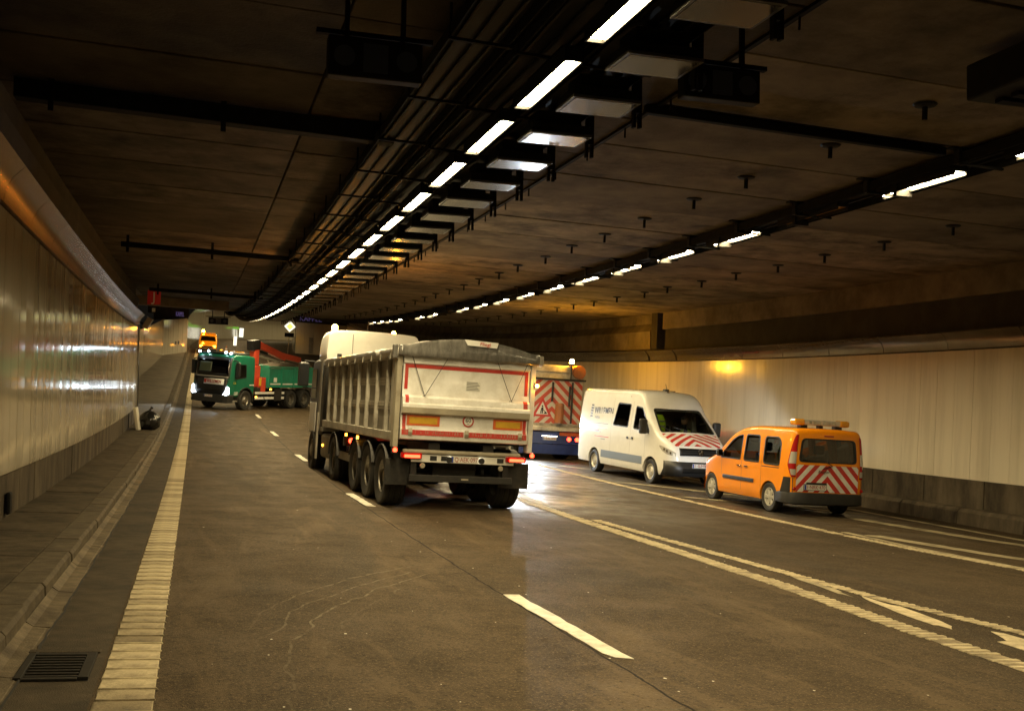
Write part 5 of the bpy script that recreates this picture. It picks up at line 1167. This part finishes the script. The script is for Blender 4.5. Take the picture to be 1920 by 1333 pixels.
# ------------------------------------------------------------------ green crane truck turning across the road
gd = Vector((-.615, -.788)); gyaw = math.atan2(-gd.x, gd.y)
G = empty('crane_truck', frame(1.56, 58.6, gyaw)); tag(G, 'green lorry with a folded red crane turning across the road, headlights on', 'truck')
gz = smooth_tab([(-.78, 2.72), (-.7, 2.82), (.2, 2.88), (.8, 2.88), (1.08, 2.78), (1.2, 2.45), (1.32, 1.7), (1.38, 1.2), (1.42, .7)])
gw = smooth_tab([(-.78, 1.16), (-.7, 1.2), (.9, 1.2), (1.2, 1.15), (1.38, 1.08), (1.42, 1.03)])
gh = Hull(gz, gw, .72, 1.8, 2.9, .05, .12, .02)
gwin = roundpoly([(.02, 1.72), (.95, 1.62), (.98, 2.38), (.05, 2.4)], .06)
cab_m = gh.mesh([-.78, -.74, -.7] + ys_lin(-.6, .9, 12) + ys_lin(.98, 1.42, 10), 'cab')
cut = [cyl_mesh((0, .52), .66, -1.4, -.75), cyl_mesh((0, .52), .66, .75, 1.4)]
GC = link('cab', boolean(cab_m, cut, 'cab'), 'green_paint', G)
def gfront(x, z, off):
    lo, hi = .2, 1.42
    for _ in range(24):
        md = (lo + hi) / 2; ok = gh.X(md, z) > abs(x) and gz(md) > z
        lo, hi = (md, hi) if ok else (lo, md)
    return (x, lo + off, z)
def gpatch(x0, x1, z0, z1, off, name, m, par, taper=1.0, n=10):
    b = MB(); b.grid([[gfront((x0 + (x1 - x0) * k / n) * (1 + (taper - 1) * (z - z0) / (z1 - z0)), z, off) for k in range(n + 1)] for z in ys_lin(z0, z1, 6)]); o = b.build(name, m, par, smooth=50); s2 = o.modifiers.new('thickness', 'SOLIDIFY'); s2.thickness = .02; s2.offset = 0; return o
gpatch(-1.12, 1.12, .8, 2.72, .004, 'front_mask', 'black_plastic', G, .98, 16)
wsg = gpatch(-1.02, 1.02, 1.75, 2.58, .014, 'windscreen', 'glass_dark', G, .97); gpatch(-1.04, 1.04, 1.68, 1.745, .016, 'chrome_bar', 'sensor_grey', G)
gpatch(.1, .85, 1.95, 2.45, .026, 'painted_reflection', 'reflection_paint', wsg)  # green-grey patch standing in for a reflection in the glass
gr = gpatch(-1.0, 1.0, .95, 1.67, .012, 'grille', 'black_plastic', G)
for k in range(5): gpatch(-.85, .85, 1.0 + k * .055, 1.02 + k * .055, .03, 'grille_bar', 'black_metal', gr)
bd_ = gpatch(-.82, .42, 1.30, 1.60, .035, 'name_board', 'white_sign', G, n=2)
c_ = gfront(-.1, 1.45, .06); text('WILLEMEN', .24, 'plate_red', bd_, (-.2, c_[1], c_[2]), (-1, 0, 0), (0, -.13, .99), .003, fit=.9)
MB().box(.28, .40, c_[1] - .015, c_[1] + .002, 1.36, 1.54).build('logo_mark', 'red_tape', bd_)
GBM = MB().prism([(-1.22, 1.0), (-1.16, 1.42), (-.9, 1.52), (.9, 1.52), (1.16, 1.42), (1.22, 1.0)], .38, .80, 'z').build('bumper', 'black_plastic', G, bevel=.04)
plate(GBM, (-.0, 1.525, .70), (-1, 0, 0), '1·UKE', .52, .11, (0, 1, 0))
for s_ in (-1, 1):
    b = MB().prism([(s_ * .82, .78), (s_ * 1.02, .72), (s_ * 1.14, .86), (s_ * 1.12, 1.18), (s_ * 1.05, 1.24), (s_ * .98, .98)], 1.30, 1.47, 'y'); hl = b.build('headlamp', 'head_white', G, bevel=.02)
    pane(gwin, lambda a, b, o, s_=s_: (s_ * (gh.X(a, b) + o + .014), a, b), 'side_window', 'glass_dark', G, .03)
    o = MB().box(*sorted((s_ * 1.28, s_ * 1.52)), .95, 1.1, 1.75, 2.5).build('mirror', 'black_plastic', G, bevel=.04); MB().tube([(s_ * 1.16, 1.1, 2.6), (s_ * 1.4, 1.06, 2.55)], .03, 6).build('mirror_arm', 'black_plastic', o)
    arc_guard(s_ * 1.06, 0, .64, .36, -.1, 3.24, .05, 14).build('fender', 'cab_grey', G)
    MB().box(*sorted((s_ * .9, s_ * 1.22)), .7, 1.1, .45, .52).build('cab_step', 'tip_alu_shade', G); 
    for k in range(12): pass
    b = MB(); b.box(*sorted((s_ * 1.205, s_ * 1.215)), .68, 1.0, .82, .86); b.box(*sorted((s_ * 1.205, s_ * 1.215)), .68, 1.0, .92, .96); b.build('side_stripe', 'white_sign', G)
    MB().box(*sorted((s_ * 1.208, s_ * 1.216)), -.7, -.3, 1.30, 1.36).build('side_stripe', 'white_sign', G)
    text('F26', .17, 'retro_dim', G, (s_ * (gh.X(.9, 1.35) + .008), .98, 1.42), (0, 1 if s_ > 0 else -1, 0), (0, 0, 1), .002)
    wheel(G, s_ * 1.25, 0, .52, .34, 'truck_front', s_, steer=rad(0))
    for y in (-4.35, -5.75): wheel(G, s_ * 1.25, y, .52, .58, 'truck', s_); arc_guard(s_ * .98, y, .58, .56, .2, 2.9).build('mudguard', 'chassis', G)
    for z in (.56, .84): MB().box(*sorted((s_ * 1.2, s_ * 1.235)), -3.6, -.85, z, z + .13).build('side_guard_rail', 'white_sign', G, bevel=.008)
    for y in (-1.2, -2.4, -3.4): MB().box(*sorted((s_ * 1.16, s_ * 1.199)), y - .04, y + .04, .5, 1.05).build('guard_post', 'chassis', G)
    MB().box(*sorted((s_ * 1.236, s_ * 1.25)), -3.3, -2.6, .48, 1.12).build('mud_panel', 'cab_grey', G)
    o = MB().box(*sorted((s_ * 1.2, s_ * 1.26)), -.98, -.9, .66, .74).build('side_lamp', 'amber_lamp', G); MB().box(*sorted((s_ * 1.2, s_ * 1.26)), -2.3, -2.2, 1.06, 1.14).build('side_lamp', 'amber_lamp', G)
    MB().lathe([(-.02, .001), (-.02, .05), (.03, .06)], (s_ * .98, 1.16, 2.95), 'y', 10).build('roof_lamp', 'work_white', G); MB().lathe([(-.02, .001), (-.02, .05), (.03, .06)], (s_ * .55, 1.0, 2.98), 'y', 10).build('roof_lamp', 'work_white', G)
MB().prism([(-.5, 2.9), (.95, 2.88), (1.0, 2.96), (-.4, 3.0)], -1.0, 1.0, 'x').build('sun_visor', 'black_plastic', G, bevel=.02)
MB().box(-.75, .75, -.3, -.1, 2.98, 3.06).build('beacon_bar', 'amber_off', G, bevel=.02); beacon(G, .9, -.5, 2.88, 'amber_lamp', .08)
# bed
b = MB(); b.box(-.42, -.3, -6.9, .8, .72, 1.0); b.box(.3, .42, -6.9, .8, .72, 1.0); b.box(-.9, .9, -4.45, -4.3, .45, .6); b.box(-.9, .9, -5.85, -5.7, .45, .6); b.box(-.9, .9, -.07, .07, .42, .56); b.build('chassis', 'chassis', G)
b = MB()
for s_ in (-1, 1): b.box(*sorted((s_ * 1.19, s_ * 1.25)), -7.0, -1.95, 1.2, 2.25)
b.box(-1.19, 1.19, -2.0, -1.95, 1.2, 2.4); b.box(-1.19, 1.19, -7.0, -6.95, 1.2, 2.25); b.box(-1.19, 1.19, -6.949, -2.001, 1.2, 1.28); BE = b.build('bed', 'green_body', G, bevel=.01)
for s_ in (-1, 1):
    for y in (-2.0, -3.2, -4.4, -5.6, -6.8): MB().box(*sorted((s_ * 1.251, s_ * 1.30)), y - .07, y + .07, 1.2, 2.28).build('stake', 'green_body', BE, bevel=.01)
    MB().box(*sorted((s_ * 1.16, s_ * 1.31)), -7.0, -1.9, 2.285, 2.36).build('top_rail', 'green_body', BE, bevel=.01); MB().box(*sorted((s_ * 1.252, s_ * 1.262)), -7, -2.0, 1.36, 1.43).build('side_stripe', 'white_sign', BE)
    MB().box(*sorted((s_ * 1.252, s_ * 1.262)), -2.75, -2.45, 1.5, 1.75).build('sticker', 'white_sign', BE)
b = MB(); rows = []
for i in range(13): rows.append([(-1.15 + 2.3 * k / 8, -6.9 + 4.8 * i / 12, 2.05 + .55 * math.sin(math.pi * k / 8) * math.sin(math.pi * min(1, i / 12 + .08)) + .08 * noise.noise((k, i, 2))) for k in range(9)])
MB().grid(rows).build('load', 'concrete_base', BE, smooth=60)
# crane
cr = MB().box(-.55, .55, -1.75, -.95, .75, 1.35).build('crane_base', 'red_paint', G, bevel=.05)
MB().prism([(-.95, -1.6), (-.45, -1.6), (-.45, -1.05), (-.95, -1.05)], 1.2, 2.35, 'z').build('column', 'red_paint', cr, bevel=.05); MB().prism([(-.88, -1.5), (-.5, -1.5), (-.5, -1.08), (-.88, -1.08)], 2.35, 3.4, 'z').build('mast', 'red_paint', cr, bevel=.05)
def bar(p0, p1, w, h, name, m, par):
    a, c = Vector(p0), Vector(p1); t = (c - a).normalized(); r = t.cross(Vector((0, 0, 1))).normalized(); u = r.cross(t); q = []
    for p in (a, c): q.append([p - r * w - u * h, p + r * w - u * h, p + r * w + u * h, p - r * w + u * h])
    return MB().hexa([q[0][0], q[0][1], q[1][1], q[1][0], q[0][3], q[0][2], q[1][2], q[1][3]]).build(name, m, par, bevel=.02)
bar((-.7, -.8, 3.42), (-.7, -1.5, 3.5), .2, .26, 'knuckle', 'black_metal', cr)
bar((-.7, -1.25, 3.55), (-.3, -4.7, 2.85), .13, .19, 'boom', 'red_paint', cr); bar((-.3, -4.5, 2.95), (0, -6.8, 2.72), .11, .16, 'outer_boom', 'red_paint', cr); bar((-.75, -1.5, 2.9), (-.4, -4.2, 2.58), .05, .06, 'ram', 'tip_alu', cr); bar((-.7, -1.35, 3.2), (-.6, -2.6, 3.0), .06, .07, 'ram', 'black_metal', cr)
for s_ in (-1, 1): MB().box(*sorted((s_ * 1.0, s_ * 1.24)), -1.75, -1.35, .95, 1.75).build('control_box', 'red_paint', cr, bevel=.03); MB().box(*sorted((s_ * 1.241, s_ * 1.25)), -1.3, -1.1, 1.3, 1.7).build('warning_plate', 'sign_yellow' if False else 'retro_yellow', cr); MB().tube([(s_ * 1.2, -1.6, .9), (s_ * 1.26, -1.7, .5), (s_ * 1.2, -2.0, .3), (s_ * 1.1, -2.2, .8)], .025, 6).build('hose', 'black_plastic', cr)
MB().box(-1.24, 1.24, -1.3, -1.0, 1.0, 1.2).build('stabiliser', 'cab_grey', cr, bevel=.02)
for s_ in (-1, 1): point_light('headlight_beam', (s_ * 1.02, 1.56, .95), (.8, .92, 1), 260, G, .05, rad(70), (0, 1, -.13), .7)

# ------------------------------------------------------------------ road-works lorry behind the tipper
S = empty('works_lorry', frame(11.95, 35.45)); tag(S, 'dirty white works lorry with red-white chevron rear behind the tipper', 'truck')
b = MB().prism(roundpoly([(-1.12, 1.2), (1.12, 1.2), (1.15, 2.9), (1.0, 3.05), (-1.0, 3.05), (-1.15, 2.9)], .1), .0, 4.6, 'y'); SB = b.build('container', 'sweeper_white', S, smooth=40)
chevron('chevron_lorry', (.55, .08, .04), (.62, .58, .48), 2, .95, .36, .1, .0)
MB().prism(roundpoly([(-1.08, 1.28), (1.08, 1.28), (1.10, 2.78), (-1.10, 2.78)], .08), -.03, -.002, 'y').build('chevron_door', 'chevron_lorry', S)
MB().box(-1.2, 1.2, -.12, .1, 2.8, 2.86).build('roof_bar', 'chassis', S, bevel=.02); MB().box(-.9, .7, -.02, 1.2, 3.05, 3.32).build('roof_box', 'sweeper_white', S, bevel=.04)
b = MB().lathe([(-.1, .001), (-.1, .24), (.9, .24), (.9, .001)], (.93, 0, 3.12), 'y', 16); b.build('roller', 'sweeper_orange', S, smooth=40)
beacon(S, .62, -.1, 3.38, 'beacon_rear', .08); MB().tube([(.62, -.1, 2.86), (.62, -.1, 3.39)], .02, 6).build('beacon_post', 'chassis', S)
for x, z0, z1 in ((-.02, 2.05, 2.72), (.72, 1.3, 2.75), (.62, 1.9, 2.6)): MB().tube([(x, -.07, z0), (x, -.07, z1)], .035, 6).build('door_strut', 'chassis', S)
MB().lathe([(1.3, .16), (1.95, .16), (2.0, .12)], (.26, -.12, 0), 'z', 12).build('hydraulic_unit', 'sweeper_orange', S)
tri = MB().prism([(-.72, 1.5), (.02, 1.5), (-.35, 2.18)], -.042, -.032, 'y').build('roadworks_sign', 'red_tape', S); MB().prism([(-.58, 1.57), (-.12, 1.57), (-.35, 2.02)], -.047, -.0425, 'y').build('field', 'white_sign', tri)
b = MB(); b.prism([(-.37, 1.60), (-.33, 1.60), (-.31, 1.82), (-.37, 1.82)], -.05, -.0475, 'y'); b.prism([(-.43, 1.60), (-.40, 1.60), (-.36, 1.8), (-.39, 1.8)], -.0505, -.048, 'y'); b.prism([(-.3, 1.60), (-.16, 1.60), (-.22, 1.68)], -.0507, -.048, 'y'); b.lathe([(-.05, .001), (-.05, .03)], (-.35, 0, 1.86), 'y', 10); b.tube([(-.34, -.05, 1.76), (-.24, -.05, 1.66)], .012, 5); b.build('worker_pictogram', 'black_print', tri)
MB().prism([(.06, 1.2), (-.22, 1.15), (-.24, 1.02), (.1, 1.0)], -1.15, 1.15, 'x').build('hopper_lip', 'sweeper_white', S, bevel=.02)
MB().box(-1.1, 1.1, -.02, .1, .55, .98).build('rear_beam', 'sweeper_blue', S, bevel=.02); MB().box(-1.05, 1.05, .1, 5.8, .62, 1.19).build('chassis', 'sweeper_blue', S)
MB().box(.35, 1.12, -.06, -.02, .86, .98).build('marker_board', 'retro_red', S)
for x in (.72, 1.02, -.72, -1.02): o = MB().lathe([(-.05, .001), (-.045, .065), (-.02, .075)], (x, 0, .74), 'y', 14).build('tail_lamp', 'tail_red', S)
MB().tube([(.95, -.05, 1.05), (1.02, -.06, 1.18), (.94, -.06, 1.25), (.86, -.06, 1.16), (.9, -.05, 1.03)], .012, 6).build('hose_loop', 'sensor_grey', S)
plate(S, (-.02, -.03, .74), (1, 0, 0), '1·EAL·608', .52, .11); MB().box(-.3, .26, -.05, -.03, .81, .835).build('plate_lamp', 'plate_lamp', S)
MB().box(-1.1, 1.1, -.01, .04, .2, .54).build('splash_guard', 'sweeper_blue', S)
for s_ in (-1, 1):
    wheel(S, s_ * 1.12, 1.2, .5, .52, 'truck', s_); wheel(S, s_ * 1.1, 5.0, .5, .32, 'truck_front', s_)
MB().box(-1.1, 1.1, 4.75, 6.4, .9, 2.75).build('cab', 'sweeper_white', S, bevel=.12)
wl = MB().box(-.98, -.78, -.16, -.06, 1.32, 1.46).build('work_lamp', 'black_plastic', S, bevel=.02); MB().box(-.96, -.80, -.172, -.161, 1.34, 1.44).build('lens', 'work_white', wl)
point_light('work_beam', (-.88, -.19, 1.39), (.78, .9, 1), 1700, S, .06, rad(110), (-.15, -1, -.55), .9)

# ------------------------------------------------------------------ orange pickup in the distance, cones and lamps
Q = empty('pickup', frame(.72, 117.6, math.pi)); tag(Q, 'distant orange works pickup with lit amber beacon facing the camera', 'car')
pz = smooth_tab([(0, 1.05), (.1, 1.1), (1.9, 1.12), (2.0, 1.3), (2.15, 1.78), (2.4, 1.85), (3.2, 1.82), (3.5, 1.6), (3.95, 1.2), (4.2, 1.1), (4.9, .95), (5.1, .6)]); pw = smooth_tab([(0, .86), (.2, .92), (4.4, .92), (5.0, .8), (5.1, .6)])
ph = Hull(pz, pw, .3, 1.1, 1.85, .14, .1, .02); pm = ph.mesh([0, .1] + ys_lin(.3, 5.0, 36) + [5.1], 'body'); pm = boolean(pm, [cyl_mesh((.95, .36), .44, -1.3, -.6), cyl_mesh((.95, .36), .44, .6, 1.3), cyl_mesh((4.1, .36), .44, -1.3, -.6), cyl_mesh((4.1, .36), .44, .6, 1.3)], 'body'); link('body', pm, 'orange_paint', Q)
b = MB(); b.grid([[(x * (.66 + .12 * t), 3.42 + .5 * t, ph.Z(x, 3.42 + .5 * t) + .012) for x in (-1, -.5, 0, .5, 1)] for t in (0, .25, .5, .75, 1)]); b.build('windscreen', 'glass_dark', Q)
MB().box(-.6, .6, 5.06, 5.12, .62, .8).build('grille', 'black_plastic', Q); MB().box(-.85, .85, 4.98, 5.14, .34, .56).build('bumper', 'black_plastic', Q, bevel=.03)
for s_ in (-1, 1):
    MB().box(*sorted((s_ * .5, s_ * .8)), 4.98, 5.1, .7, .88).build('headlamp', 'amber_lamp', Q, bevel=.03)
    for y in (.95, 4.1): wheel(Q, s_ * .93, y, .36, .24, 'steel', s_)
MB().box(-.7, .7, 2.6, 2.85, 1.88, 2.0).build('light_bar', 'amber_off', Q, bevel=.02); beacon(Q, .55, 2.7, 2.0, 'beacon_amber', .12)
# traffic cones round the pickup
cn = MB().lathe([(.05, .17), (.06, .15), (.72, .03), (.74, .001)], (0, 0, 0), 'z', 16); cnm = cn.mesh('cone', 40); cnm.materials.append(M('sweeper_orange'))
for k, (u, s_) in enumerate([(2.6, 116.2), (5.0, 112), (3.9, 108)]):
    e = empty('traffic_cone', frame(u, s_)); tag(e, ['orange traffic cone beside the distant pickup', 'orange traffic cone farthest out on the road behind the crane truck', 'orange traffic cone hidden low behind the green cab roof'][k], 'cone', 'traffic cones on the far ramp')
    link('body', cnm, None, e); MB().box(-.2, .2, -.2, .2, .002, .05).build('foot', 'black_plastic', e); MB().lathe([(.3, .118), (.45, .093)], (0, 0, 0), 'z', 16).build('white_band', 'white_sign', e)
e = empty('site_lamp', frame(3.35, 112)); tag(e, 'glowing white site lamp on the ramp behind the green cab', 'lamp'); MB().lathe([(1.1, .001), (1.1, .16), (1.9, .16), (2.0, .1), (2.0, .001)], (0, 0, 0), 'z', 14).build('globe', 'sign_white_lit', e, smooth=50); MB().tube([(0, 0, 0), (0, 0, 1.1)], .04, 6).build('post', 'galvanised', e); MB().box(-.3, .3, -.3, .3, 0.002, .05).build('foot', 'black_metal', e)
